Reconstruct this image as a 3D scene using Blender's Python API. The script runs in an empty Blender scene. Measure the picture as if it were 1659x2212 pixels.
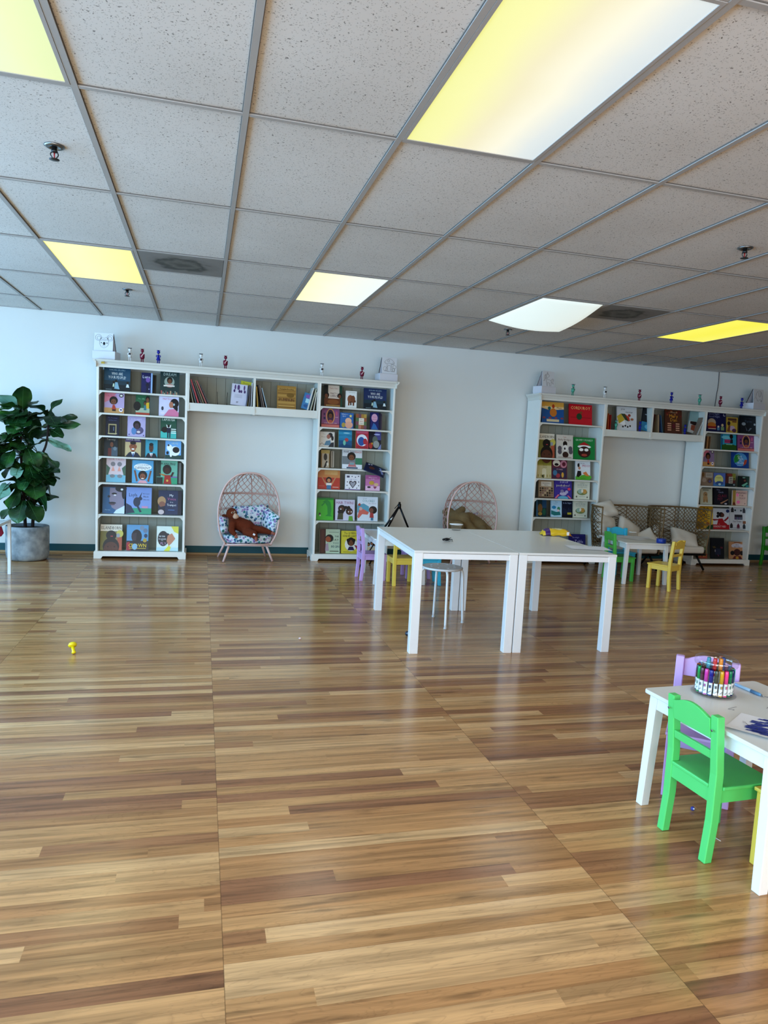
import bpy, bmesh, math, random
from mathutils import Vector, Matrix
PI = math.pi
C = bpy.context.scene.collection
sc = bpy.context.scene

# ------------------------------------------------------------------ camera (fitted to the ceiling grid, floor seams and bookcases)
IW, IH = 1659, 2212
F, YAW, PITCH, ROLL, HC = 1575.0162, .2641, -.1132, .0538, 1.3783
CX, CY = IW / 2 + 25.92, IH / 2 + 35.4
CEIL, WALL = HC + 1.2311, 8.7063
fw = Vector((math.sin(YAW) * math.cos(PITCH), math.cos(YAW) * math.cos(PITCH), math.sin(PITCH)))
r0 = Vector((math.cos(YAW), -math.sin(YAW), 0)); u0 = r0.cross(fw)
rt = math.cos(ROLL) * r0 + math.sin(ROLL) * u0; up = -math.sin(ROLL) * r0 + math.cos(ROLL) * u0
cd = bpy.data.cameras.new('camera'); cam = bpy.data.objects.new('camera', cd); C.objects.link(cam)
cam.matrix_world = Matrix(((rt.x, up.x, -fw.x, 0), (rt.y, up.y, -fw.y, 0), (rt.z, up.z, -fw.z, HC), (0, 0, 0, 1)))
cd.sensor_fit = 'HORIZONTAL'; cd.sensor_width = 36; cd.lens = F / IW * 36
cd.shift_x = -25.92 / IW; cd.shift_y = 35.4 / IW; cd.clip_start = .05; cd.clip_end = 100
sc.camera = cam

def ray(x, y): return fw + (x - CX) / F * rt - (y - CY) / F * up
def ony(x, y, Y):                      # the point of the plane y = Y seen at a photo pixel, as (x, z)
    d = ray(x, y); t = Y / d.y; return d.x * t, HC + d.z * t

# ------------------------------------------------------------------ materials
def lin(c): return tuple((v / 12.92 if v <= .04045 else ((v + .055) / 1.055) ** 2.4) for v in c)
def hexc(h): return lin(tuple(int(h[i:i + 2], 16) / 255 for i in (0, 2, 4)))
MC = {}
def nt(name):
    m = bpy.data.materials.new(name); m.use_nodes = True; n = m.node_tree
    return m, n, n.nodes['Principled BSDF'], n.links.new
def M(h, rough=.5, metal=0, vary=.06, scale=6.0, bump=0, bscale=80, spec=.5, coat=0):
    """A painted or moulded surface: base colour broken up by soft noise."""
    k = (h, rough, metal, vary, scale, bump, bscale, spec, coat)
    if k in MC: return MC[k]
    m, n, b, L = nt('surface_' + h); c = hexc(h)
    tc = n.nodes.new('ShaderNodeTexCoord'); no = n.nodes.new('ShaderNodeTexNoise')
    no.inputs['Scale'].default_value = scale; no.inputs['Detail'].default_value = 3
    L(tc.outputs['Object'], no.inputs['Vector'])
    mx = n.nodes.new('ShaderNodeMix'); mx.data_type = 'RGBA'
    mx.inputs[6].default_value = (*[v * (1 - vary) for v in c], 1); mx.inputs[7].default_value = (*[min(1, v * (1 + vary)) for v in c], 1)
    L(no.outputs['Fac'], mx.inputs[0]); L(mx.outputs[2], b.inputs['Base Color'])
    b.inputs['Roughness'].default_value = rough; b.inputs['Metallic'].default_value = metal
    b.inputs['Specular IOR Level'].default_value = spec; b.inputs['Coat Weight'].default_value = coat
    if bump:
        n2 = n.nodes.new('ShaderNodeTexNoise'); n2.inputs['Scale'].default_value = bscale; n2.inputs['Detail'].default_value = 4
        L(tc.outputs['Object'], n2.inputs['Vector'])
        bp = n.nodes.new('ShaderNodeBump'); bp.inputs['Strength'].default_value = bump; bp.inputs['Distance'].default_value = .01
        L(n2.outputs['Fac'], bp.inputs['Height']); L(bp.outputs['Normal'], b.inputs['Normal'])
    MC[k] = m; return m
def mth(n, L, op, a, b=None, c=None):
    x = n.nodes.new('ShaderNodeMath'); x.operation = op
    for i, v in enumerate((a, b, c)):
        if v is None: continue
        if isinstance(v, (int, float)): x.inputs[i].default_value = v
        else: L(v, x.inputs[i])
    return x.outputs[0]
def ramp(n, L, fac, stops, interp='LINEAR'):
    r = n.nodes.new('ShaderNodeValToRGB'); r.color_ramp.interpolation = interp; e = r.color_ramp.elements
    while len(e) < len(stops): e.new(.5)
    for i, (p, c) in enumerate(stops):
        e[i].position = p; e[i].color = (*(hexc(c) if isinstance(c, str) else (c, c, c)), 1)
    L(fac, r.inputs[0]); return r.outputs[0]
def comb(n, L, x, y, z=0):
    c = n.nodes.new('ShaderNodeCombineXYZ')
    for i, v in enumerate((x, y, z)):
        if isinstance(v, (int, float)): c.inputs[i].default_value = v
        else: L(v, c.inputs[i])
    return c.outputs[0]
def mixc(n, L, fac, a, b, mode='MIX'):
    m = n.nodes.new('ShaderNodeMix'); m.data_type = 'RGBA'; m.blend_type = mode
    for i, v in ((0, fac), (6, a), (7, b)):
        if isinstance(v, (int, float)): m.inputs[i].default_value = v
        elif isinstance(v, tuple): m.inputs[i].default_value = (*v, 1)
        else: L(v, m.inputs[i])
    return m.outputs[2]

def floor_mat():
    """Strip-look laminate: boards 1.19 m long running along x with all end joints in line, 66 mm strips of mixed tone."""
    m, n, b, L = nt('oak_strip_laminate'); tc = n.nodes.new('ShaderNodeTexCoord')
    sp = n.nodes.new('ShaderNodeSeparateXYZ'); L(tc.outputs['Object'], sp.inputs[0]); X, Y = sp.outputs[0], sp.outputs[1]
    u = mth(n, L, 'DIVIDE', mth(n, L, 'SUBTRACT', X, .085), 1.186); ci = mth(n, L, 'FLOOR', u); uf = mth(n, L, 'SUBTRACT', u, ci)
    v = mth(n, L, 'DIVIDE', mth(n, L, 'ADD', Y, mth(n, L, 'MULTIPLY', ci, .043)), .0625); ri = mth(n, L, 'FLOOR', v); vf = mth(n, L, 'SUBTRACT', v, ri)
    w1 = n.nodes.new('ShaderNodeTexWhiteNoise'); w1.noise_dimensions = '2D'; L(comb(n, L, ci, ri), w1.inputs['Vector'])
    th = mth(n, L, 'ADD', mth(n, L, 'MULTIPLY', w1.outputs['Value'], 1.5), -.2)       # where the strip breaks, often not at all
    seg = mth(n, L, 'GREATER_THAN', uf, th)
    w2 = n.nodes.new('ShaderNodeTexWhiteNoise'); w2.noise_dimensions = '3D'; L(comb(n, L, ci, ri, seg), w2.inputs['Vector'])
    tone = ramp(n, L, w2.outputs['Value'], [(0, '94674a'), (.12, 'a57652'), (.25, 'b38357'), (.5, 'be9061'), (.8, 'c99c6c'), (1, 'd5ac7d')])
    off = mth(n, L, 'MULTIPLY', w2.outputs['Value'], 37.0)
    n1 = n.nodes.new('ShaderNodeTexNoise'); n1.inputs['Scale'].default_value = 1; n1.inputs['Detail'].default_value = 5; n1.inputs['Distortion'].default_value = .8
    L(comb(n, L, mth(n, L, 'ADD', mth(n, L, 'MULTIPLY', X, 3.2), off), mth(n, L, 'MULTIPLY', Y, 75), off), n1.inputs['Vector'])
    n2 = n.nodes.new('ShaderNodeTexNoise'); n2.inputs['Scale'].default_value = 1; n2.inputs['Detail'].default_value = 3; n2.inputs['Distortion'].default_value = 1.2
    L(comb(n, L, mth(n, L, 'ADD', mth(n, L, 'MULTIPLY', X, 2.1), off), mth(n, L, 'MULTIPLY', Y, 14), off), n2.inputs['Vector'])
    n5 = n.nodes.new('ShaderNodeTexNoise'); n5.inputs['Scale'].default_value = 1; n5.inputs['Detail'].default_value = 2
    L(comb(n, L, mth(n, L, 'ADD', mth(n, L, 'MULTIPLY', X, 1.3), off), mth(n, L, 'MULTIPLY', Y, 34), off), n5.inputs['Vector']); soft = ramp(n, L, n5.outputs['Fac'], [(.34, .72), (.46, .92), (.56, 1.04), (.68, 1.12)])
    rings = mth(n, L, 'FRACT', mth(n, L, 'MULTIPLY', n2.outputs['Fac'], 13.0))
    rr = ramp(n, L, rings, [(0, .72), (.12, 1.0), (.8, 1.0), (1, .84)])
    g = ramp(n, L, n1.outputs['Fac'], [(.32, .68), (.5, .98), (.68, 1.08)])
    n3 = n.nodes.new('ShaderNodeTexNoise'); n3.inputs['Scale'].default_value = 1; n3.inputs['Detail'].default_value = 2
    L(comb(n, L, mth(n, L, 'ADD', mth(n, L, 'MULTIPLY', X, 4), off), mth(n, L, 'MULTIPLY', Y, 22), off), n3.inputs['Vector'])
    kn = ramp(n, L, n3.outputs['Fac'], [(.25, .55), (.36, 1.0)])
    c = mixc(n, L, .55, tone, rr, 'MULTIPLY'); c = mixc(n, L, 1, c, soft, 'MULTIPLY'); c = mixc(n, L, .75, c, g, 'MULTIPLY'); c = mixc(n, L, .8, c, kn, 'MULTIPLY')
    e1 = mth(n, L, 'MINIMUM', uf, mth(n, L, 'SUBTRACT', 1, uf)); e1 = mth(n, L, 'LESS_THAN', e1, .0011)
    e2 = mth(n, L, 'MINIMUM', vf, mth(n, L, 'SUBTRACT', 1, vf)); e2 = mth(n, L, 'MULTIPLY', mth(n, L, 'LESS_THAN', e2, .012), .2)
    e = mth(n, L, 'MAXIMUM', mth(n, L, 'MULTIPLY', e1, .45), e2)
    c = mixc(n, L, e, c, hexc('3a2413')); L(c, b.inputs['Base Color'])
    n4 = n.nodes.new('ShaderNodeTexNoise'); n4.inputs['Scale'].default_value = 2.2; n4.inputs['Detail'].default_value = 3; L(tc.outputs['Object'], n4.inputs['Vector'])
    L(ramp(n, L, n4.outputs['Fac'], [(.3, .17), (.7, .23)]), b.inputs['Roughness'])
    bp = n.nodes.new('ShaderNodeBump'); bp.inputs['Strength'].default_value = .05; bp.inputs['Distance'].default_value = .003
    L(mth(n, L, 'ADD', n1.outputs['Fac'], mth(n, L, 'MULTIPLY', mth(n, L, 'SINE', mth(n, L, 'MULTIPLY', vf, PI)), 2.0)), bp.inputs['Height'])
    L(bp.outputs['Normal'], b.inputs['Normal']); b.inputs['Specular IOR Level'].default_value = .5
    return m
def tile_mat():
    """Fissured mineral ceiling tile: dark pits and short worm marks on a warm grey face."""
    m, n, b, L = nt('fissured_ceiling_tile'); tc = n.nodes.new('ShaderNodeTexCoord'); P = tc.outputs['Object']
    no = n.nodes.new('ShaderNodeTexNoise'); no.inputs['Scale'].default_value = 40; L(P, no.inputs['Vector'])
    va = n.nodes.new('ShaderNodeVectorMath'); va.operation = 'SCALE'; va.inputs['Scale'].default_value = .03; L(no.outputs['Color'], va.inputs[0])
    vb = n.nodes.new('ShaderNodeVectorMath'); vb.operation = 'ADD'; L(P, vb.inputs[0]); L(va.outputs[0], vb.inputs[1])
    masks = []
    for s, rad, keep in ((62, .19, .45), (125, .30, .35), (34, .10, .8)):
        vo = n.nodes.new('ShaderNodeTexVoronoi'); vo.inputs['Scale'].default_value = s; vo.inputs['Randomness'].default_value = 1; L(vb.outputs[0], vo.inputs['Vector'])
        se = n.nodes.new('ShaderNodeSeparateColor'); L(vo.outputs['Color'], se.inputs[0])
        masks.append(mth(n, L, 'MULTIPLY', mth(n, L, 'LESS_THAN', vo.outputs['Distance'], rad), mth(n, L, 'GREATER_THAN', se.outputs[0], keep)))
    k = mth(n, L, 'MINIMUM', 1, mth(n, L, 'ADD', mth(n, L, 'MULTIPLY', masks[0], .62), mth(n, L, 'ADD', mth(n, L, 'MULTIPLY', masks[1], .34), mth(n, L, 'MULTIPLY', masks[2], .75))))
    n2 = n.nodes.new('ShaderNodeTexNoise'); n2.inputs['Scale'].default_value = 1.3; n2.inputs['Detail'].default_value = 3; L(P, n2.inputs['Vector'])
    base = ramp(n, L, n2.outputs['Fac'], [(.3, 'd6d3cf'), (.7, 'e0dedb')])
    c = mixc(n, L, k, base, hexc('5a5650')); L(c, b.inputs['Base Color']); b.inputs['Roughness'].default_value = .95
    b.inputs['Specular IOR Level'].default_value = .1
    return m
def floral_mat():
    m, n, b, L = nt('floral_print_fabric'); tc = n.nodes.new('ShaderNodeTexCoord'); P = tc.outputs['Object']
    vo = n.nodes.new('ShaderNodeTexVoronoi'); vo.inputs['Scale'].default_value = 31; L(P, vo.inputs['Vector'])
    se = n.nodes.new('ShaderNodeSeparateColor'); L(vo.outputs['Color'], se.inputs[0])
    col = ramp(n, L, se.outputs[0], [(0, '5f86a8'), (.2, '3d8f8f'), (.38, '9a86b8'), (.6, '2f5f7f'), (.75, 'b79ec6'), (.9, '3f7a6a')], 'CONSTANT')
    pet = n.nodes.new('ShaderNodeTexNoise'); pet.inputs['Scale'].default_value = 90; L(P, pet.inputs['Vector'])
    edge = mth(n, L, 'ADD', vo.outputs['Distance'], mth(n, L, 'MULTIPLY', mth(n, L, 'SUBTRACT', pet.outputs['Fac'], .5), .7))
    k = mth(n, L, 'LESS_THAN', edge, .47); k2 = mth(n, L, 'LESS_THAN', edge, .13)
    c = mixc(n, L, k, hexc('d3dee6'), col); c = mixc(n, L, k2, c, hexc('33324f'))
    L(c, b.inputs['Base Color']); b.inputs['Roughness'].default_value = .9; return m
def leaf_mat():
    m, n, b, L = nt('glossy_fig_leaf'); tc = n.nodes.new('ShaderNodeTexCoord')
    no = n.nodes.new('ShaderNodeTexNoise'); no.inputs['Scale'].default_value = 5; L(tc.outputs['Object'], no.inputs['Vector'])
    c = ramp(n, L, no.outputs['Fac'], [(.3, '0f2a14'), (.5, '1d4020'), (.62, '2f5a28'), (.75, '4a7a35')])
    L(c, b.inputs['Base Color']); b.inputs['Roughness'].default_value = .33; return m
def concrete_mat():
    m, n, b, L = nt('mottled_concrete'); tc = n.nodes.new('ShaderNodeTexCoord')
    no = n.nodes.new('ShaderNodeTexNoise'); no.inputs['Scale'].default_value = 11; no.inputs['Detail'].default_value = 8; L(tc.outputs['Object'], no.inputs['Vector'])
    L(ramp(n, L, no.outputs['Fac'], [(.3, '6d7478'), (.5, '8f9598'), (.7, 'a9adb0')]), b.inputs['Base Color']); b.inputs['Roughness'].default_value = .85; return m
def glass_mat(tint='ffffff', k=.1):
    m, n, b, L = nt('clear_plastic'); o = n.nodes['Material Output']; n.nodes.remove(b)
    tr = n.nodes.new('ShaderNodeBsdfTransparent'); tr.inputs[0].default_value = (*hexc(tint), 1)
    gl = n.nodes.new('ShaderNodeBsdfGlossy'); gl.inputs['Roughness'].default_value = .08
    fr = n.nodes.new('ShaderNodeLayerWeight'); fr.inputs['Blend'].default_value = .25
    f = mth(n, L, 'MINIMUM', .6, mth(n, L, 'ADD', mth(n, L, 'MULTIPLY', mth(n, L, 'POWER', fr.outputs['Facing'], 3), .5), k))
    mx = n.nodes.new('ShaderNodeMixShader'); L(f, mx.inputs[0]); L(tr.outputs[0], mx.inputs[1]); L(gl.outputs[0], mx.inputs[2]); L(mx.outputs[0], o.inputs[0]); return m
def emis_mat(name, stops, strength, axis=0, lo=0, hi=1, cloud=.25):
    """Lens of a fluorescent fitting: tubes of different colour behind it, so the hue drifts across the panel."""
    m, n, b, L = nt(name); tc = n.nodes.new('ShaderNodeTexCoord'); sp = n.nodes.new('ShaderNodeSeparateXYZ'); L(tc.outputs['Object'], sp.inputs[0])
    no = n.nodes.new('ShaderNodeTexNoise'); no.inputs['Scale'].default_value = 2.5; L(tc.outputs['Object'], no.inputs['Vector'])
    t = mth(n, L, 'DIVIDE', mth(n, L, 'SUBTRACT', sp.outputs[axis], lo), hi - lo)
    t = mth(n, L, 'ADD', t, mth(n, L, 'MULTIPLY', mth(n, L, 'SUBTRACT', no.outputs['Fac'], .5), cloud))
    c = ramp(n, L, t, stops); b.inputs['Base Color'].default_value = (.3, .3, .3, 1)
    L(c, b.inputs['Emission Color']); b.inputs['Emission Strength'].default_value = strength; return m

# ------------------------------------------------------------------ geometry
class MB:
    """Collects shapes into one mesh; each face keeps the material it was drawn with."""
    def __init__(s): s.b = bmesh.new(); s.m = []; s.x = Matrix()
    def mi(s, m):
        if m not in s.m: s.m.append(m)
        return s.m.index(m)
    def face(s, vs, m, sm=False):
        try: f = s.b.faces.new(vs)
        except ValueError: return
        f.material_index = s.mi(m); f.smooth = sm
    def v(s, p): return s.b.verts.new(s.x @ Vector(p))
    def box(s, x0, x1, y0, y1, z0, z1, m, X=None):
        o = s.x
        if X is not None: s.x = o @ X
        p = [s.v((x, y, z)) for z in (z0, z1) for y in (y0, y1) for x in (x0, x1)]; s.x = o
        for q in ((0, 2, 3, 1), (4, 5, 7, 6), (0, 1, 5, 4), (2, 6, 7, 3), (0, 4, 6, 2), (1, 3, 7, 5)): s.face([p[i] for i in q], m)
    def prism(s, pts, d0, d1, m, ax='y', sm=False):
        """2D outline extruded along an axis: ax 'y' -> points are (x, z), 'z' -> (x, y), 'x' -> (y, z)."""
        g = {'y': lambda a, b, d: (a, d, b), 'z': lambda a, b, d: (a, b, d), 'x': lambda a, b, d: (d, a, b)}[ax]
        A = [s.v(g(a, b, d0)) for a, b in pts]; B = [s.v(g(a, b, d1)) for a, b in pts]; k = len(pts)
        s.face(A, m); s.face(B[::-1], m)
        for i in range(k): s.face([A[i], B[i], B[(i + 1) % k], A[(i + 1) % k]], m, sm)
    def poly(s, pts, m): s.face([s.v(p) for p in pts], m)
    def tube(s, path, r, m, n=6, closed=False, cap=True):
        P = [Vector(p) for p in path]; k = len(P); rs = r if isinstance(r, (list, tuple)) else [r] * k; R = []; nrm = None
        for i in range(k):
            a = P[i - 1] if (i or closed) else P[0]; c = P[(i + 1) % k] if (i < k - 1 or closed) else P[-1]
            t = (c - a).normalized()
            if nrm is None: nrm = t.orthogonal().normalized()
            else:
                nrm = nrm - t * nrm.dot(t); nrm = nrm.normalized() if nrm.length > 1e-6 else t.orthogonal().normalized()
            bi = t.cross(nrm); R.append([s.v(P[i] + rs[i] * (math.cos(2 * PI * j / n) * nrm + math.sin(2 * PI * j / n) * bi)) for j in range(n)])
        for i in range(k if closed else k - 1):
            a, c = R[i], R[(i + 1) % k]
            for j in range(n): s.face([a[j], a[(j + 1) % n], c[(j + 1) % n], c[j]], m, True)
        if cap and not closed: s.face(R[0][::-1], m); s.face(R[-1], m)
    def lathe(s, prof, m, n=24, c=(0, 0)):
        R = [[s.v((c[0] + r * math.cos(2 * PI * j / n), c[1] + r * math.sin(2 * PI * j / n), z)) for j in range(n)] for r, z in prof]
        for a, b in zip(R, R[1:]):
            for j in range(n): s.face([a[j], a[(j + 1) % n], b[(j + 1) % n], b[j]], m, True)
        if prof[0][0] > 1e-4: s.face(R[0][::-1], m)
        if prof[-1][0] > 1e-4: s.face(R[-1], m)
    def ball(s, c, r, m, nu=12, nv=8, X=None):
        r = r if isinstance(r, tuple) else (r, r, r); o = s.x
        if X is not None: s.x = o @ X
        R = []
        for i in range(1, nv):
            a = PI * i / nv; R.append([s.v((c[0] + r[0] * math.sin(a) * math.cos(2 * PI * j / nu), c[1] + r[1] * math.sin(a) * math.sin(2 * PI * j / nu), c[2] - r[2] * math.cos(a))) for j in range(nu)])
        t, b = s.v((c[0], c[1], c[2] + r[2])), s.v((c[0], c[1], c[2] - r[2])); s.x = o
        for a, q in zip(R, R[1:]):
            for j in range(nu): s.face([a[j], a[(j + 1) % nu], q[(j + 1) % nu], q[j]], m, True)
        for j in range(nu): s.face([R[0][(j + 1) % nu], R[0][j], b], m, True); s.face([R[-1][j], R[-1][(j + 1) % nu], t], m, True)
    def capsule(s, a, b, ra, rb, m, n=10):
        a, b = Vector(a), Vector(b); s.tube([a.lerp(b, t) for t in (0, .25, .5, .75, 1)], [ra + (rb - ra) * t for t in (0, .25, .5, .75, 1)], m, n)
        s.ball(tuple(a), ra, m, n, 6); s.ball(tuple(b), rb, m, n, 6)
    def build(s, name, parent=None, bevel=0, seg=1, loc=None, **tags):
        bmesh.ops.recalc_face_normals(s.b, faces=s.b.faces[:]) if len(s.b.faces) < 60000 else None
        me = bpy.data.meshes.new(name); s.b.to_mesh(me); s.b.free()
        for m in s.m: me.materials.append(m)
        o = bpy.data.objects.new(name, me); C.objects.link(o)
        if parent is not None: o.parent = parent
        if loc is not None: o.location = loc
        if bevel:
            w = o.modifiers.new('bevel', 'BEVEL'); w.width = bevel; w.segments = seg; w.limit_method = 'ANGLE'; w.angle_limit = .6
        for k, v in tags.items(): o[k] = v
        return o
def thing(name, label, cat, loc=(0, 0, 0), rz=0, group=None):
    o = bpy.data.objects.new(name, None); o.empty_display_size = .05; C.objects.link(o)
    o.location = loc; o.rotation_euler = (0, 0, rz); o['label'] = label; o['category'] = cat
    if group: o['group'] = group
    return o
def tag(o, label, cat, group=None):
    o['label'] = label; o['category'] = cat
    if group: o['group'] = group
    return o
def dup(root, label, loc, rz=0, group=None, mats=None):
    """Copy a thing with its parts and sub-parts; mats swaps materials on the copied meshes."""
    def cp(o, par):
        c = o.copy(); C.objects.link(c); c.parent = par
        if mats and c.type == 'MESH' and any(x in mats for x in c.data.materials):
            c.data = c.data.copy()
            for i, x in enumerate(c.data.materials):
                if x in mats: c.data.materials[i] = mats[x]
        for ch in list(o.children): cp(ch, c)
        return c
    r = cp(root, None); r.location = loc; r.rotation_euler = (0, 0, rz); r['label'] = label
    if group: r['group'] = group
    return r
def smooth(pts, k=4, closed=False):
    P = [Vector(p) for p in pts]; n = len(P); out = []
    for i in range(n if closed else n - 1):
        g = (lambda j: P[j % n]) if closed else (lambda j: P[max(0, min(n - 1, j))])
        a, b, c, d = g(i - 1), g(i), g(i + 1), g(i + 2)
        for q in range(k):
            t = q / k; out.append(.5 * ((2 * b) + (c - a) * t + (2 * a - 5 * b + 4 * c - d) * t * t + (3 * b - a - 3 * c + d) * t ** 3))
    if not closed: out.append(P[-1])
    return out

# glyph outlines, taken once from the built-in font and reused for every title
GL = {}
def load_glyphs(chars):
    obs = []
    for ch in sorted(set(chars)):
        cu = bpy.data.curves.new('glyph', 'FONT'); cu.body = ch; cu.resolution_u = 1; o = bpy.data.objects.new('glyph', cu); C.objects.link(o); obs.append((ch, o))
    dg = bpy.context.evaluated_depsgraph_get()
    for ch, o in obs:
        me = o.evaluated_get(dg).to_mesh(); vs = [(v.co.x, v.co.y) for v in me.vertices]
        GL[ch] = (vs, [tuple(p.vertices) for p in me.polygons], min(v[0] for v in vs), max(v[0] for v in vs)) if vs else ([], [], 0, .25)
    for ch, o in obs: cu = o.data; bpy.data.objects.remove(o); bpy.data.curves.remove(cu)
def text(mb, s, X, w, h, m, thick=0):
    """Lettering centred on X's origin in its x-z plane, at most w wide, capitals h high."""
    pen = 0; lay = []
    for ch in s:
        if ch == ' ': pen += .28; continue
        vs, fs, a, b = GL[ch]; lay.append((vs, fs, pen - a)); pen += (b - a) + .085
    pen -= .085; k = h / .69; kx = min(k, w / max(pen, .01)) if w else k
    old = mb.x; mb.x = old @ X
    for vs, fs, dx in lay:
        V = [mb.v(((x + dx - pen / 2) * kx, 0, (y - .345) * k)) for x, y in vs]
        for f in fs: mb.face([V[i] for i in f], m)
    mb.x = old
# daylight through side and front windows, ceiling tubes, exposure, contrast look, lens glow
LPW, FPW, TPW, EXPO, LOOK, EM = 138, 108, 2.5, -.16, 'Medium High Contrast', .9

# ------------------------------------------------------------------ the room
XL, XR, YF = -4.3, 12.6, -3.6
GX, GY, TW, TD = -.4764, 1.8164, .61, 1.22
def struct(o): o['kind'] = 'structure'; return o
def plain_wall(name, *bx):
    b = MB()
    for q in bx: b.box(*q, WALLM)
    return struct(b.build(name))
WALLM = M('dcdeda', .75, vary=.02, scale=1.2, bump=.05, bscale=60)
b = MB(); b.box(XL - .2, XR + .2, YF - .2, WALL + .2, -.1, 0, floor_mat()); struct(b.build('floor'))
plain_wall('wall_back', (XL - .2, XR + .2, WALL, WALL + .15, 0, CEIL + .15))
plain_wall('wall_right', (XR, XR + .15, YF, WALL, 0, CEIL + .15))
# street side: deep shop windows in the left wall and in the wall behind the camera
WL = [(-2.9, -.6), (-.3, 2.0), (2.3, 4.6), (4.9, 7.2)]
ws = [(XL - .15, XL, YF, WALL, 0, .35), (XL - .15, XL, YF, WALL, 2.35, CEIL + .15)]
ed = [YF] + [e for w in WL for e in w] + [WALL]
for i in range(0, len(ed), 2): ws.append((XL - .15, XL, ed[i], ed[i + 1], .35, 2.35))
plain_wall('wall_left', *ws)
WFt = [(-3.6, -1.2), (-.8, 1.6), (2.0, 4.4)]
ws = [(XL, XR, YF - .15, YF, 0, .35), (XL, XR, YF - .15, YF, 2.35, CEIL + .15)]
ed = [XL] + [e for w in WFt for e in w] + [XR]
for i in range(0, len(ed), 2): ws.append((ed[i], ed[i + 1], YF - .15, YF, .35, 2.35))
plain_wall('wall_front', *ws)
FR, GLASS = M('3c4045', .4, .6), glass_mat('f4fafc', .02)
for i, (a, c) in enumerate(WL):
    b = MB()
    for q in ((a, a + .05), (c - .05, c), ((a + c) / 2 - .025, (a + c) / 2 + .025)): b.box(XL - .1, XL - .04, *q, .35, 2.35, FR)
    b.box(XL - .1, XL - .04, a, c, .35, .4, FR); b.box(XL - .1, XL - .04, a, c, 2.3, 2.35, FR); b.box(XL - .075, XL - .07, a, c, .35, 2.35, GLASS)
    struct(b.build('window_%d' % (i + 1)))
for i, (a, c) in enumerate(WFt):
    b = MB()
    for q in ((a, a + .05), (c - .05, c), ((a + c) / 2 - .025, (a + c) / 2 + .025)): b.box(*q, YF - .1, YF - .04, .35, 2.35, FR)
    b.box(a, c, YF - .1, YF - .04, .35, .4, FR); b.box(a, c, YF - .1, YF - .04, 2.3, 2.35, FR); b.box(a, c, YF - .075, YF - .07, .35, 2.35, GLASS)
    struct(b.build('window_%d' % (i + 5)))
TEAL = M('0d4f58', .55)
b = MB(); b.prism([(WALL, .012), (WALL - .009, .012), (WALL - .009, .088), (WALL - .004, .095), (WALL, .095)], XL, XR, TEAL, 'x')
struct(b.build('baseboard_back'))
b = MB(); b.prism([(WALL - .004, 0), (WALL - .022, 0), (WALL - .02, .009), (WALL - .013, .016), (WALL - .004, .019)], XL, XR, M('a98a63', .5), 'x')
struct(b.build('trim_1'))

# suspended ceiling: 2 ft by 4 ft tiles in a T-bar grid
LIGHTS = [(2, -.0), (2, -2), (-1, 0), (-1, -2), (5, 0), (5, -2), (8, 0), (8, -2), (-4, 0), (-4, -2), (-1, 3), (2, 3), (5, 3), (8, 3), (11, 3), (-4, 3)]
b = MB(); b.box(XL, XR, YF, WALL, CEIL + .008, CEIL + .03, tile_mat()); struct(b.build('ceiling'))
BAR = M('aeaba8', .7); BARD = M('6e6a66', .8)
b = MB(); x = GX + TW * math.ceil((XL - GX) / TW)
while x < XR:
    b.box(x - .012, x + .012, YF, WALL, CEIL - .001, CEIL + .008, BAR); b.box(x - .0145, x - .012, YF, WALL, CEIL + .0035, CEIL + .008, BARD)
    b.box(x + .012, x + .0145, YF, WALL, CEIL + .0035, CEIL + .008, BARD); x += TW
y = GY + TD * math.ceil((YF - GY) / TD)
while y < WALL:
    b.box(XL, XR, y - .011, y + .011, CEIL, CEIL + .008, BAR); b.box(XL, XR, y - .0135, y - .011, CEIL + .004, CEIL + .008, BARD)
    b.box(XL, XR, y + .011, y + .0135, CEIL + .004, CEIL + .008, BARD); y += TD
b.box(XL, XR, WALL - .02, WALL, CEIL - .001, CEIL + .008, BAR)
struct(b.build('ceiling_grid'))

Y1, Y2, CR, WH, BL = 'f3ee62', 'fbf9a0', 'fbf5cf', 'fdfdf2', 'd6e6ea'
def troffer(c, r, mat, label, power=TPW, col=(1, .97, .85)):
    x0, y0 = GX + TW * c, GY + TD * r
    t = thing('ceiling_light', label, 'ceiling light', (x0 + TW / 2, y0 + TD / 2, CEIL), group='recessed ceiling lights')
    h, k, f = TW / 2 - .013, TD / 2 - .013, .014; b = MB()
    b.box(-h, -h + f, -k, k, -.002, .006, BAR); b.box(h - f, h, -k, k, -.002, .006, BAR); b.box(-h + f, h - f, -k, -k + f, -.002, .006, BAR); b.box(-h + f, h - f, k - f, k, -.002, .006, BAR)
    b.build('frame', t)
    b = MB(); b.box(-h + f, h - f, -k + f, k - f, .001, .005, mat); b.build('diffuser', t)
    lamp('light', (x0 + TW / 2, y0 + TD / 2, CEIL - .02), (TW * .9, TD * .9), power, col, (0, 0, 0)); return t
def lamp(name, loc, size, power, col, rot, spread=PI):
    l = bpy.data.lights.new(name, 'AREA'); l.shape = 'RECTANGLE'; l.size, l.size_y = size; l.energy = power; l.color = col; l.spread = spread
    o = bpy.data.objects.new(name, l); C.objects.link(o); o.location = loc; o.rotation_euler = rot; return o
big = emis_mat('warm_to_cool_lens', [(0, 'e4e684'), (.22, 'ebea98'), (.45, 'e6deb4'), (.66, 'efebd2'), (.85, 'd4dcda'), (1, 'c6d3d8')], EM * 1.0, 0, -.3, .3, .15)
yel = emis_mat('yellow_lens', [(0, 'f1ef8a'), (.3, 'faf79c'), (.6, 'f6f392'), (1, 'f4f07c')], EM * 1.02, 0, -.3, .3)
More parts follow.
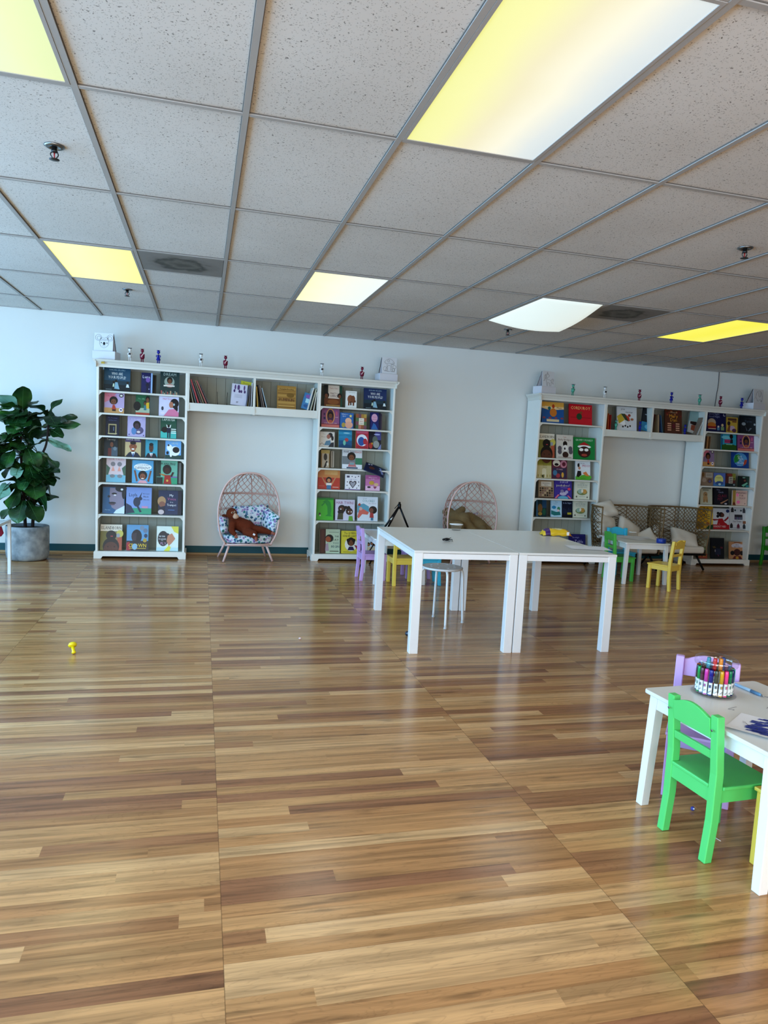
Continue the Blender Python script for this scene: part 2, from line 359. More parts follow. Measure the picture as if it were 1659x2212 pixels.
ydeep = emis_mat('deep_yellow_lens', [(0, 'fdf65a'), (.5, 'f8f148'), (1, 'faf56a')], EM * 1.0, 0, -.3, .3)
pale = emis_mat('pale_lens', [(0, 'f4f3b8'), (.35, 'f4f2d4'), (.6, 'eef0e2'), (1, 'e6f2ee')], EM * 1.02, 0, -.3, .3)
left = emis_mat('green_tinged_lens', [(0, 'd6e8cc'), (.45, 'dcebbc'), (.8, 'e0e99c'), (1, 'd4e090')], EM * .97, 0, -.3, .3, .15)
troffer(2, 0, big, 'large nearest ceiling light panel shading from yellow to cool white')
troffer(-1, 0, left, 'greenish yellow ceiling light panel cut by the top left corner of the photo')
troffer(-1, 3, yel, 'yellow ceiling light panel beside the dark vent on the left')
troffer(2, 3, pale, 'creamy white ceiling light panel above the left bookcase')
troffer(8, 3, ydeep, 'deep yellow ceiling light panel at the right edge of the photo')
# the fitting whose lens has come loose and sags out of its frame
x0, y0 = GX + TW * 5, GY + TD * 3
t = thing('ceiling_light', 'ceiling light with white lens warped and hanging loose from its frame', 'ceiling light', (x0 + TW / 2, y0 + TD / 2, CEIL), group='recessed ceiling lights')
h, k, f = TW / 2 - .013, TD / 2 - .013, .014; b = MB()
b.box(-h, -h + f, -k, k, -.002, .006, BAR); b.box(h - f, h, -k, k, -.002, .006, BAR); b.box(-h + f, h - f, -k, -k + f, -.002, .006, BAR); b.box(-h + f, h - f, k - f, k, -.002, .006, BAR); b.build('frame', t)
b = MB(); sm = emis_mat('sagging_lens', [(0, 'e2f3f1'), (.4, 'dcebe8'), (.75, 'dde6df'), (1, 'cfdeda')], EM * 1.0, 0, -.3, .5, .3)
c00, c10, c01, c11 = Vector((-.27, -.57, -.001)), Vector((.26, -.57, -.003)), Vector((-.27, .59, -.004)), Vector((.395, .44, -.07)); G = []
for i in range(13):
    row = []
    for j in range(13):
        u, v = i / 12, j / 12; p = (c00 * (1 - u) + c10 * u) * (1 - v) + (c01 * (1 - u) + c11 * u) * v
        p.z -= .03 * math.sin(PI * u) * v + .02 * math.sin(PI * v) * u; row.append(b.v(p))
    G.append(row)
for i in range(12):
    for j in range(12): b.face([G[i][j], G[i + 1][j], G[i + 1][j + 1], G[i][j + 1]], sm, True)
o = b.build('diffuser', t); w = o.modifiers.new('sheet', 'SOLIDIFY'); w.thickness = .003
lamp('light', (x0 + .3, y0 + .6, CEIL - .13), (.5, .9), TPW, (.9, 1, 1), (0, 0, 0))
for c, r in ((5, 0), (8, 0), (-1, -2), (2, -2), (5, -2), (8, -2), (-4, 0), (-4, 3), (11, 3)):
    lamp('light', (GX + TW * c + .3, GY + TD * r + .6, CEIL - .02), (.55, 1.1), TPW, (1, .96, .86), (0, 0, 0))  # bare lamps added for light where the fitting pattern runs on unseen
# dusty air panels
def vent_mat():
    m, n, b, L = nt('dusty_metal_panel'); tc = n.nodes.new('ShaderNodeTexCoord'); sp = n.nodes.new('ShaderNodeSeparateXYZ'); L(tc.outputs['Object'], sp.inputs[0])
    no = n.nodes.new('ShaderNodeTexNoise'); no.inputs['Scale'].default_value = 9; no.inputs['Detail'].default_value = 5; L(tc.outputs['Object'], no.inputs['Vector'])
    d = mth(n, L, 'SQRT', mth(n, L, 'ADD', mth(n, L, 'POWER', sp.outputs[0], 2), mth(n, L, 'POWER', sp.outputs[1], 2)))
    d = mth(n, L, 'ADD', d, mth(n, L, 'MULTIPLY', mth(n, L, 'SUBTRACT', no.outputs['Fac'], .5), .22))
    L(ramp(n, L, d, [(.03, '5a5852'), (.1, '75736c'), (.16, '4f4e49'), (.2, '807d78'), (.27, '8b8884')]), b.inputs['Base Color']); b.inputs['Roughness'].default_value = .7; return m
VM = vent_mat()
for c, lab in ((0, 'square dust-stained grey air panel beside the left yellow light'), (6, 'square stained grey air panel beside the sagging light lens')):
    x0, y0 = GX + TW * c, GY + TD * 3
    t = thing('ceiling_vent', lab, 'air vent', (x0 + TW / 2, y0 + .305, CEIL), group='grey ceiling air panels'); b = MB(); b.box(-.29, .29, -.29, .29, .001, .006, VM); b.build('panel', t)
    b = MB(); b.box(-.3, .3, .29, .305, -.001, .007, BAR); b.build('rim', t)
# sprinkler heads
CHR, DKM, REDG = M('8f9294', .25, .9), M('4e5052', .35, .8), M('a3202a', .2)
for x, y, s, lab in ((-.663, 3.70, 1, 'sprinkler head with red bulb, nearest on the ceiling at left'), (3.0, 3.72, 1, 'sprinkler head on the ceiling near the right edge'),
                  (-.668, 7.03, 1, 'small sprinkler head on the ceiling behind the left yellow light'), (2.993, 7.11, 1, 'sprinkler head on the ceiling below the sagging light lens')):
    t = thing('sprinkler_head', lab, 'sprinkler', (x, y, CEIL + .008), group='fire sprinkler heads')
    b = MB(); b.lathe([(.042, 0), (.044, -.004), (.036, -.009), (.02, -.01), (.018, -.003)], CHR, 24); b.build('escutcheon', t)
    b = MB(); b.lathe([(.011, 0), (.011, -.02), (.014, -.022), (.014, -.028), (.006, -.03)], DKM, 12); b.build('body', t)
    b = MB(); b.tube(smooth([(-.012, 0, -.028), (-.016, 0, -.04), (-.005, 0, -.056)]), .0028, DKM); b.tube(smooth([(.012, 0, -.028), (.016, 0, -.04), (.005, 0, -.056)]), .0028, DKM)
    fr_ = b.build('frame', t); b = MB(); b.tube([(0, 0, -.03), (0, 0, -.053)], .003, REDG, 8); b.build('glass_bulb', fr_)
    b = MB(); b.lathe([(.003, -.053), (.022, -.058), (.022, -.06), (.003, -.061)], DKM, 16); b.build('deflector', t)

# ------------------------------------------------------------------ light
w = bpy.data.worlds.new('world'); sc.world = w; w.use_nodes = True; bg = w.node_tree.nodes['Background']
bg.inputs[0].default_value = (*lin((.55, .75, .95)), 1); bg.inputs[1].default_value = 1.2
for a, c in WL: lamp('daylight', (XL + .03, (a + c) / 2, 1.35), (1.95, c - a - .1), LPW, (.32, .65, 1.0), (0, -PI / 2, 0))
for a, c in WFt: lamp('daylight', ((a + c) / 2, YF + .03, 1.35), (c - a - .1, 1.95), FPW * (.55 if a > 1.9 else 1.1), (1.0, .97, .93), (PI / 2, 0, 0))

# ------------------------------------------------------------------ bookcases
WHT = M('e6e6df', .42, vary=.02); CRM = M('d9d8cf', .45, vary=.02); INN = M('a9aca0', .6, vary=.03); DARK = M('6d6c66', .8)  # INN is darkened so the shade inside the cases sits in its colour
YB0, YB1 = 8.304, 8.66
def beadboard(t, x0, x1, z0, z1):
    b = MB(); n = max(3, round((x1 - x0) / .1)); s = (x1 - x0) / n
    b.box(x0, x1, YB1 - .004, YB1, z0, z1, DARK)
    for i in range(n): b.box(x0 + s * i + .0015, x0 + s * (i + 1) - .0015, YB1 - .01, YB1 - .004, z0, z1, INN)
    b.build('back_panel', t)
def cornice(t, x0, x1, endl, endr, z0=2.04, z1=2.106):
    b = MB(); pr = [(YB0 + .02, z0 - .012), (YB0 - .004, z0 - .012), (YB0 - .004, z0 + .008), (YB0 - .012, z0 + .02), (YB0 - .02, z0 + .036), (YB0 - .034, z0 + .05), (YB0 - .034, z1 - .012), (YB0 - .04, z1), (YB0 + .02, z1)]
    b.prism(pr, x0 - (.012 if endl else 0), x1 + (.012 if endr else 0), CRM, 'x')
    b.box(x0, x1, YB0 + .02, YB1, z1 - .02, z1, CRM)
    for e, X, s in ((endl, x0, -1), (endr, x1, 1)):
        if e:
            q = [(X, z0 - .012), (X + s * .006, z0 - .012), (X + s * .008, z0 + .02), (X + s * .02, z0 + .036), (X + s * .034, z0 + .05), (X + s * .036, z1), (X, z1)]
            b.prism(q if s > 0 else q[::-1], YB0 - .034, YB1, CRM, 'y')
    b.build('cornice', t)
def tall_unit(label, x0, x1, shelves, endl, endr):
    t = thing('bookcase', label, 'bookcase', ((x0 + x1) / 2, (YB0 + YB1) / 2, 0), group='white wall bookcases')
    ox, oy = t.location.x, t.location.y
    def B(mb, name, **k): return mb.build(name, t, loc=(-ox, -oy, 0), **k)
    class W(MB): pass
    for X in ((x0, x0 + .024), (x1 - .024, x1)):
        b = MB(); b.box(*X, YB0, YB1, .03, 2.09, WHT); B(b, 'side_panel', bevel=.002)
    h = bpy.data.objects.new('x', None)
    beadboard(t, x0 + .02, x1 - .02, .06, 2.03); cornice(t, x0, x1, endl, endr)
    for i, z in enumerate(shelves):
        b = MB(); b.box(x0 + .024, x1 - .024, YB0 + .004, YB1 - .01, z - .019, z, CRM); B(b, 'shelf', bevel=.003)
        for s, X in ((1, x0 + .024), (-1, x1 - .024)):
            q = [(X, z - .019), (X + s * .033, z - .019), (X + s * .03, z - .024), (X + s * .021, z - .026), (X + s * .017, z - .036), (X + s * .007, z - .04), (X + s * .005, z - .052), (X, z - .052)]
            b = MB(); b.prism(q if s > 0 else q[::-1], YB0 + .004, YB0 + .016, CRM, 'y'); B(b, 'shelf_bracket')
    b = MB(); a, c = x0 - .016, x1 + .016
    b.prism([(a, 0), (a + .075, 0), (a + .09, .026), (c - .09, .026), (c - .075, 0), (c, 0), (c, .07), (c - .014, .082), (a + .014, .082), (a, .07)], YB0 - .016, YB0 + .004, WHT, 'y')
    for X in (a, c - .016): b.prism([(YB0 + .004, 0), (YB0 + .09, 0), (YB0 + .1, .03), (YB1 - .08, .03), (YB1 - .07, 0), (YB1, 0), (YB1, .075), (YB0 + .004, .075)], X, X + .016, WHT, 'x')
    B(b, 'plinth', bevel=.002)
    b = MB(); b.box(x0 + .024, x1 - .024, YB0 + .004, YB1 - .01, .045, .075, CRM); B(b, 'bottom_shelf')
    for ch in t.children:
        if ch.name.startswith(('back_panel', 'cornice')): ch.location = (-ox, -oy, 0)
    bpy.data.objects.remove(h); return t
def bridge(label, x0, x1, zs, div):
    t = thing('bridge_shelf', label, 'wall shelf', ((x0 + x1) / 2, (YB0 + YB1) / 2, zs), group='bridging shelves between the bookcases')
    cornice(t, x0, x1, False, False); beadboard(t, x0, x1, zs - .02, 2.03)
    b = MB(); b.box(x0, x1, YB0 + .004, YB1, zs - .02, zs, CRM); b.build('shelf', t)
    b = MB(); b.box(x0, x1, YB0 + .008, YB0 + .026, zs - .085, zs - .02, CRM); b.box(x0, x1, YB0 + .002, YB0 + .008, zs - .085, zs - .07, CRM); b.build('apron', t)
    b = MB(); b.box(div - .012, div + .012, YB0, YB1 - .01, zs - .09, 2.03, CRM); b.build('divider', t)
    b = MB(); b.box(x0, x0 + .018, YB0, YB1 - .01, zs - .09, 2.03, CRM); b.build('end_panel', t)
    b = MB(); b.box(x1 - .018, x1, YB0, YB1 - .01, zs - .09, 2.03, CRM); b.build('end_panel', t)
    for ch in t.children: ch.location = (-t.location.x, -t.location.y, -zs)
    return t
ZLL = [1.79, 1.557, 1.318, 1.10, .82, .48]; ZLR = [1.777, 1.543, 1.318, 1.076, .831, .468]
ZRL = [1.757, 1.325, 1.068, .82, .582]; ZRR = [1.783, 1.553, 1.322, 1.065, .813, .481]
tall_unit('tall white bookcase of face-out books nearest the potted fig tree', -1.082, -.163, ZLL, True, False)
bridge('white bridging shelf above the floral egg chair', -.163, 1.262, 1.718, .545)
tall_unit('tall white bookcase between the two pink egg chairs', 1.262, 2.152, ZLR, False, True)
tall_unit('tall white bookcase just left of the two rattan loveseats', 3.986, 4.896, ZRL, True, False)
bridge('white bridging shelf above the two rattan loveseats', 4.896, 6.362, 1.722, 5.572)
tall_unit('tall white bookcase at the right edge of the photo', 6.362, 7.262, ZRR, False, True)
b = MB(); b.tube(smooth([(6.805, WALL - .006, CEIL), (6.812, WALL - .006, 2.45), (6.8, WALL - .006, 2.3), (6.79, WALL - .006, 2.1), (6.79, WALL - .006, 2.0)]), .004, M('2e3440', .5))
tag(b.build('wall_cable'), 'thin dark cable hanging down the wall from the ceiling at right', 'cable')

# ------------------------------------------------------------------ picture books
load_glyphs("ABCDEFGHIJKLMNOPQRSTUVWXYZabcdefghijklmnopqrstuvwxyz0123456789?!.,&'-")
PAGE = M('e9e4d6', .8)
def K(h): return M(h, .38, vary=.05, scale=14)
SK, SK2, HR = '7a4a30', 'a8704e', '17110f'
def Tx(s, u, v, w, h, c): return ('t', s, u, v, w, h, c)
def E_(u, v, a, b, c): return ('e', u, v, a, b, c)
def R_(a, b, c, d, col): return ('r', a, b, c, d, col)
def P_(col, *p): return ('p', p, col)
def head(u, v, r, skin=SK, hair=HR, k=1.0): return [E_(u, v - r * .25, r * 1.25, r * 1.2 * k, hair), E_(u, v + r * .12, r * .78, r * .85 * k, skin), E_(u - r * .3, v + r * .1, r * .09, r * .12, '1a1210'), E_(u + r * .3, v + r * .1, r * .09, r * .12, '1a1210')]
def paint(b, art, w, h, y0):
    """Cover picture: flat inked shapes, each a hair above the one before; u, v run from the top left corner."""
    for i, a in enumerate(art):
        y = y0 - .00025 * (i + 1); k = a[0]; q = lambda u, v: ((u - .5) * w, y, (1 - v) * h)
        if k == 'r': b.poly([q(a[1], a[4]), q(a[3], a[4]), q(a[3], a[2]), q(a[1], a[2])], K(a[5]))
        elif k == 'e': b.poly([q(a[1] + a[3] * math.cos(t * PI / 9), a[2] - a[4] * math.sin(t * PI / 9)) for t in range(18)], K(a[5]))
        elif k == 'p': b.poly([q(*p) for p in a[1]], K(a[2]))
        elif k == 't': text(b, a[1], Matrix.Translation(q(a[2], a[3])), a[4] * w, a[5] * h, K(a[6]))
def make_book(w, h, t, base, art, spine=None, rounded=0):
    """Origin at the lower back edge; the front cover faces -y, the spine is at -x."""
    b = MB(); bm, sp = K(base), K(spine or base); c = .0018; b.box(-w / 2, w / 2, -t, -t + c, 0, h, bm)
    b.box(-w / 2, w / 2, -c, 0, 0, h, bm); b.box(-w / 2 - .001, -w / 2 + c, -t, 0, 0, h, sp); paint(b, art, w, h, -t)
    r = b.build('picture_book'); b = MB(); b.box(-w / 2 + c, w / 2 - .003, -t + c, -c, .003, h - .003, PAGE); b.build('pages', r); return r
NB = [0]
def bk(x0, y0, x1, y1, zs, base, art, label, group, t=.013, lean=9, yaw=0, back=0, spine=None):
    Y = YB0 + .078 + back; ym = (y0 + y1) / 2; a, _ = ony(x0, ym, Y); c, _ = ony(x1, ym, Y); _, zt = ony((x0 + x1) / 2, y0, Y + .02)
    w, h = c - a, (zt - zs) / math.cos(math.radians(lean)); o = make_book(w, h, t, base, art, spine)
    o.matrix_world = Matrix.Translation(((a + c) / 2, Y + t + .002, zs + .0005)) @ Matrix.Rotation(math.radians(yaw), 4, 'Z') @ Matrix.Rotation(-math.radians(lean), 4, 'X')
    return tag(o, label, 'book', group)
def spine_book(xb, xt, zs, h, t, col, label, group, d=.2, y=None, art=()):
    """A book standing spine outwards and leaning sideways, its foot at xb and its top at xt."""
    a = math.asin(max(-.9, min(.9, (xt - xb) / h))); o = make_book(d, h, t, col, list(art))
    fl = 0 if a < 0 else -t       # pivot on the lower corner it leans over
    Y = YB0 + .03 if y is None else y
    o.matrix_world = Matrix.Translation((xb, Y + d / 2, zs + .0005)) @ Matrix.Rotation(a, 4, 'Y') @ Matrix.Translation((fl, 0, 0)) @ Matrix.Rotation(PI / 2, 4, 'Z')
    return tag(o, label, 'book', group)
G1, G2, G3, G4 = ('picture books in the bookcase by the fig tree', 'picture books in the bookcase between the egg chairs', 'picture books in the bookcase left of the loveseats', 'picture books in the bookcase at the right edge')
PEO = [R_(0, .72, 1, 1, '0f2029'), R_(0, .55, 1, .72, '1c3a48'), Tx('BAKARI SELLERS', .5, .09, .64, .06, 'a9c3cc'), Tx('WHO ARE', .5, .25, .42, .12, 'eef4f2'), Tx('YOUR PEOPLE?', .5, .41, .66, .12, 'eef4f2'),
       E_(.46, .58, .05, .08, '241a14'), P_('8fb6c8', (.4, .9), (.43, .62), (.52, .62), (.6, .92)), E_(.37, .62, .04, .06, '241a14'), P_('c9d9c0', (.33, .82), (.35, .68), (.4, .68), (.4, .82)), E_(.9, .62, .04, .06, '241a14'), P_('d9e6e8', (.84, .82), (.87, .68), (.93, .68), (.97, .82)), R_(.08, .93, .3, .95, '8aa0a6')]
OVAL = [R_(0, .82, 1, .87, '8a3a52'), R_(0, .87, 1, 1, 'd07a6e'), E_(.5, .45, .24, .38, 'd8a060'), E_(.5, .45, .19, .33, '4a2a4a'), *head(.5, .42, .13), E_(.5, .72, .12, .09, 'b05a4a'), R_(.12, .3, .2, .42, '46305e'), R_(.12, .5, .22, .62, '2f2c56'), E_(.84, .3, .05, .12, 'c25c7e'), R_(.77, .48, .92, .5, 'e6c4c6'), Tx('A CROWN OF MY OWN', .5, .8, .7, .05, 'f0d8d0'), R_(.3, .05, .7, .07, 'e0a8a8')]
ISL = [R_(0, 0, 1, .26, 'e4e0d2'), R_(0, .26, .3, 1, '7d7a3a'), R_(.78, .3, 1, 1, 'b05a40'), E_(.9, .35, .16, .14, 'c8c060'), E_(.82, .42, .09, .08, '9aa0a8'), Tx('ISLANDBORN', .5, .13, .92, .12, '4a4238'), E_(.5, .42, .24, .19, '120e0e'), E_(.5, .85, .38, .34, '15100f'), E_(.5, .95, .33, .28, '5a3222'), R_(.47, .44, .58, .47, 'd04a50'), E_(.36, .86, .03, .025, '120c0a'), E_(.66, .86, .03, .025, '120c0a')]
GUESS = [Tx('GUESS', .5, .09, .5, .07, '8a9a94'), Tx('HOW MUCH', .5, .2, .72, .075, '76888a'), Tx('I LOVE YOU', .5, .31, .8, .075, '76888a'), E_(.5, .6, .34, .17, '7f8c5a'), E_(.38, .56, .16, .13, '9db8ac'), E_(.66, .56, .14, .13, 'c79a56'), E_(.5, .53, .07, .1, 'e8e4d6'), R_(.3, .84, .7, .86, 'a8aaa0'), E_(.14, .86, .05, .05, '6a6a5c'), E_(.84, .88, .04, .05, '6a6a5c')]
LGIRL = [R_(0, .74, 1, 1, 'c89a60'), P_('d4889a', (0, 0), (.6, 0), (.4, .3), (0, .5)), Tx('I Am Enough', .36, .16, .5, .08, 'd0486a'), E_(.84, .12, .11, .09, '23231f'), E_(.84, .12, .07, .05, 'efe9e0'), *head(.46, .42, .17), P_('b5402e', (.38, .82), (.42, .6), (.52, .6), (.6, .82)), R_(.4, .82, .58, .9, '2a1c1a'), E_(.84, .83, .1, .1, 'eee6ea'), R_(.79, .79, .89, .86, '5b3a6a')]
Z = dict(zip('ABCDEF', ZLL)); Z['G'] = .076
bk(224, 795, 281, 843, Z['A'], '24506a', PEO, 'wide teal blue book WHO ARE YOUR PEOPLE, in the bookcase by the fig tree', G1)
bk(305, 806, 329, 847, Z['A'], '141a55', [R_(.86, 0, 1, 1, '9ab8e0'), Tx('Luna', .45, .2, .66, .14, 'e4e6f4'), E_(.6, .35, .2, .12, '7a5aa8'), E_(.55, .6, .16, .1, '0b0d30'), P_('0c1036', (.4, 1), (.5, .62), (.64, .62), (.68, 1)), E_(.7, .8, .04, .03, 'b8b8e0')], 'narrow midnight blue book with pale right edge, top shelf by the fig tree', G1, t=.02)
bk(330, 811, 337, 848, Z['A'], '4e4a42', [R_(.2, .05, .8, .95, '2c2a28')], 'dim grey book end peeking out right of the midnight blue book', G1, back=.1, t=.03)
bk(346, 802, 387, 850, Z['A'], '1f3a3a', [Tx('DREAM', .5, .14, .66, .12, 'b9c4bc'), E_(.48, .46, .27, .22, '9aa79c'), *head(.5, .42, .12), E_(.5, .62, .2, .07, 'c98a80'), R_(.18, .6, .76, .66, 'e4e0d6'), *[R_(.04 + .08 * i, .84 + .05 * (i % 3), .11 + .08 * i, 1, ('b0605a', '7a8a80', 'c0a080', '50605c')[i % 4]) for i in range(12)]], 'dark green book DREAM with a round portrait', G1)
bk(225, 849, 268, 890, Z['B'], 'b9a6cc', LGIRL, 'lilac book of a curly-haired girl in a red top, under the wide teal book', G1)
bk(293, 851, 323, 893, Z['B'], '21613f', [R_(0, .9, 1, 1, 'b0402f'), R_(0, .68, 1, .9, 'a9b9a0'), Tx('The ABCs', .45, .24, .7, .06, '88b898'), *head(.85, .28, .13), E_(.1, .6, .26, .22, '100c10'), P_('d9b02e', (.72, .68), (.74, .42), (.96, .4), (.96, .7)), *head(.66, .45, .08), P_('3f7a86', (.58, .78), (.6, .55), (.76, .55), (.76, .78))], 'green book with a tall figure in yellow on its cover', G1)
bk(343, 857, 386, 898, Z['B'], 'd6d4ea', [Tx('Hair Day', .42, .13, .6, .08, 'd05a7a'), E_(.78, .34, .22, .24, '16141a'), E_(.86, .6, .1, .2, '16141a'), E_(.62, .42, .11, .16, 'b5795f'), P_('d77fa0', (.25, 1), (.5, .66), (.78, .62), (1, .8), (1, 1)), E_(.2, .86, .12, .05, 'eadfe8'), E_(.18, .62, .06, .1, '3a3f50'), E_(.76, .4, .05, .06, '9fb8c0')], 'pale lilac book of a girl with black braids and pink dress', G1, t=.02)
bk(228, 898, 257, 936, Z['C'], '14142e', [Tx('The Portrait', .5, .12, .7, .06, '6a70a8'), Tx('WITH YOU', .5, .24, .6, .06, '5f66a0'), R_(.2, .42, .8, .94, 'b7a878'), R_(.27, .48, .73, .88, '0c0d1c'), R_(.16, .88, .86, .92, 'c4b88c'), R_(.57, .56, .62, .76, '7580a0')], 'navy book with a tan framed blackboard, third shelf by the fig tree', G1)
bk(275, 900, 314, 941, Z['C'], 'b6abd0', [Tx('LULLABY', .5, .14, .7, .08, 'd9d2ec'), E_(.6, .68, .3, .2, '5c5478'), E_(.36, .72, .14, .18, '5a86b8'), *head(.52, .46, .17, '4a3440'), E_(.62, .76, .1, .06, 'd8c8c8'), E_(.1, .9, .03, .03, '433f70'), E_(.9, .92, .03, .03, '433f70')], 'lilac book with a sleeping child wrapped in grey', G1)
bk(347, 902, 381, 944, Z['C'], '1d5340', [R_(0, .68, 1, 1, '48b8b0'), Tx('I AM RUSH', .48, .12, .8, .12, 'f2f4ea'), E_(.25, .6, .2, .14, '140f0e'), P_('e9ebe6', (.34, .34), (.5, .44), (.66, .34), (.62, .5), (.4, .5)), E_(.5, .42, .08, .07, HR), P_('17203a', (.38, .74), (.4, .5), (.62, .5), (.64, .74)), *[R_(.66, .54 + .09 * i, .98, .58 + .09 * i, 'eef2f2') for i in range(3)], R_(.42, .74, .49, .98, '17203a'), R_(.55, .74, .62, .98, '17203a')], 'green and turquoise book I AM RUSH', G1, t=.02)
bk(224, 943, 254, 982, Z['D'], '182024', [Tx('Twenty', .5, .16, .76, .09, 'b8b4a0'), *head(.56, .4, .15), R_(.3, .6, .55, 1, '6a2c22'), R_(.55, .55, 1, 1, '4a5a66'), E_(.8, .62, .12, .1, '6f7f88')], 'dark book with a small seated figure, leftmost under the navy blackboard book', G1)
bk(270, 943, 304, 985, Z['D'], 'c7b184', [R_(0, 0, 1, .28, '4c3a66'), Tx('BARACK OBAMA', .5, .16, .84, .08, 'efe9dc'), E_(.5, .5, .2, .25, '9a5a3a'), E_(.3, .5, .04, .07, '8a4a30'), E_(.7, .5, .04, .07, '8a4a30'), E_(.5, .32, .19, .09, '241a16'), E_(.42, .46, .035, .018, '1c1210'), E_(.58, .46, .035, .018, '1c1210'), E_(.5, .54, .035, .03, '7a4028'), E_(.5, .62, .1, .035, 'f4eee8'), P_('1a2236', (.02, 1), (.24, .8), (.4, .74), (.62, .74), (.82, .82), (1, 1)), P_('f2f2f2', (.38, .76), (.64, .76), (.52, 1)), P_('23508a', (.48, .82), (.56, .82), (.55, 1), (.47, 1))], 'book with a smiling portrait in dark suit and blue tie under a purple title band', G1)
bk(314, 946, 340, 986, Z['D'], '3f9cb0', [Tx('The Story of', .5, .14, .7, .06, '17405a'), E_(.48, .5, .19, .23, '5a3424'), E_(.48, .34, .18, .08, '14100e'), E_(.41, .47, .03, .015, '0e0a08'), E_(.55, .47, .03, .015, '0e0a08'), E_(.48, .6, .07, .018, '2c1610'), P_('141b28', (0, 1), (.2, .78), (.8, .78), (1, 1)), P_('eef0f2', (.34, .78), (.62, .78), (.5, 1)), R_(.46, .82, .52, 1, '7a2030')], 'narrow teal book with a portrait of a man in black suit and dark tie', G1)
bk(357, 948, 391, 988, Z['D'], '78aede', [Tx('The Giant', .45, .1, .7, .07, 'd6d8a0'), Tx('HUG', .6, .24, .4, .1, 'c9d6c8'), R_(0, .82, 1, 1, '21463e'), E_(.6, .62, .34, .24, 'eef2f2'), E_(.68, .56, .22, .15, '15181c'), E_(.26, .46, .17, .16, 'eef2f2'), E_(.2, .34, .06, .05, '15181c'), E_(.36, .8, .08, .12, 'eef2f2'), E_(.14, .72, .08, .08, '15181c')], 'sky blue book with a black and white bear', G1)
bk(229, 988, 271, 1040, Z['E'], 'd9c8cc', [R_(0, .7, 1, 1, '78b4c8'), Tx('OUR TALES', .5, .09, .76, .08, 'c88a90'), P_('4a6a56', (0, .3), (.2, .44), (.1, .72), (0, .72)), P_('4a6a56', (1, .3), (.8, .44), (.9, .72), (1, .72)), E_(.34, .28, .12, .09, '8a8488'), E_(.68, .28, .12, .09, '8a8488'), P_('e2a090', (.26, .56), (.34, .36), (.44, .56)), P_('e2a090', (.58, .56), (.66, .36), (.76, .56)), E_(.32, .76, .13, .07, '7f8488'), E_(.7, .76, .13, .07, '7f8488')], 'pale pink book with two children wading in water', G1)
bk(285, 995, 331, 1043, Z['E'], '5aa4cc', [E_(.5, .3, .42, .16, 'eef2ee'), Tx('I COLOR MYSELF', .5, .21, .56, .05, '5a7a9a'), Tx('DIFFERENT', .5, .34, .7, .11, '4a4a6a'), P_(SK, (.08, .45), (.16, .45), (.28, .9), (.2, .95)), P_(SK, (.92, .45), (.84, .45), (.72, .9), (.8, .95)), *head(.5, .7, .17, '8a5238'), P_('dfa0a8', (.26, 1), (.36, .88), (.64, .88), (.74, 1)), E_(.5, .8, .07, .02, 'f4eee8')], 'bright blue book DIFFERENT with raised arms holding a banner', G1)
bk(338, 996, 383, 1044, Z['E'], '6fae98', [R_(0, .72, .3, 1, '16241f'), R_(.3, .72, 1, 1, '2f9a72'), R_(.55, .67, 1, .72, '7a5aa0'), R_(0, 0, .2, .7, '20342c'), Tx('I AM AMAZING!', .48, .14, .84, .1, '10181a'), *head(.5, .42, .17, '3a1c14'), P_('a3241f', (.34, 1), (.4, .62), (.66, .62), (.72, 1)), P_('b5712a', (.1, .56), (.4, .6), (.38, .68)), P_('3a1c14', (.66, .66), (.76, .48), (.84, .5), (.74, .7)), E_(.52, .86, .05, .05, 'd9b24a')], 'green book I AM AMAZING with a caped child, fifth shelf by the fig tree', G1, t=.02)
bk(384, 1001, 391, 1045, Z['E'], '7d8488', [R_(0, .02, .3, .98, '5e666a'), R_(.5, .02, .7, .98, 'aab0b2')], 'stack of grey book edges right of the caped child book', G1, back=.06, t=.04)
bk(221, 1047, 269, 1108, Z['F'], '1d5a86', [R_(0, 0, 1, .1, '2a1522'), P_('8a8296', (.32, .12), (.95, .14), (.98, .8), (.7, .92), (.42, .8), (.3, .55)), E_(.82, .14, .26, .12, '0f1216'), E_(.95, .3, .09, .2, '0f1216'), E_(.52, .32, .12, .035, '1c1a20'), E_(.55, .37, .06, .025, 'e8e8ee'), E_(.28, .42, .06, .04, '1c1a20'), E_(.44, .64, .17, .035, '241e24'), E_(.44, .69, .12, .03, '5f4a58'), P_('cfe2ea', (.5, 1), (.62, .88), (1, .72), (1, 1)), E_(.86, .17, .06, .035, 'e9eef0'), Tx('Martins', .24, .88, .4, .04, '9cc4dc')], 'large blue book with a close-up grey portrait looking aside', G1)
bk(272, 1054, 327, 1110, Z['F'], '7f9ad2', [R_(0, .78, 1, 1, '2f9a78'), P_('20304a', (0, .6), (.2, .7), (.35, .95), (0, 1)), Tx('Layla', .27, .28, .32, .13, '12203c'), Tx('the Last', .78, .23, .26, .05, '1c2c4c'), Tx('Black', .78, .34, .22, .06, '1c2c4c'), Tx('Unicorn', .78, .45, .3, .05, '1c2c4c'), E_(.42, .55, .14, .18, '26324a'), E_(.55, .42, .08, .07, '26324a'), P_('26324a', (.5, .38), (.62, .17), (.56, .4)), P_('26324a', (.48, .68), (.62, .92), (.54, .94), (.42, .72)), R_(.62, .7, .86, .78, 'c58fb0')], 'wide periwinkle book with a dark rearing horse and handwritten title', G1, t=.02)
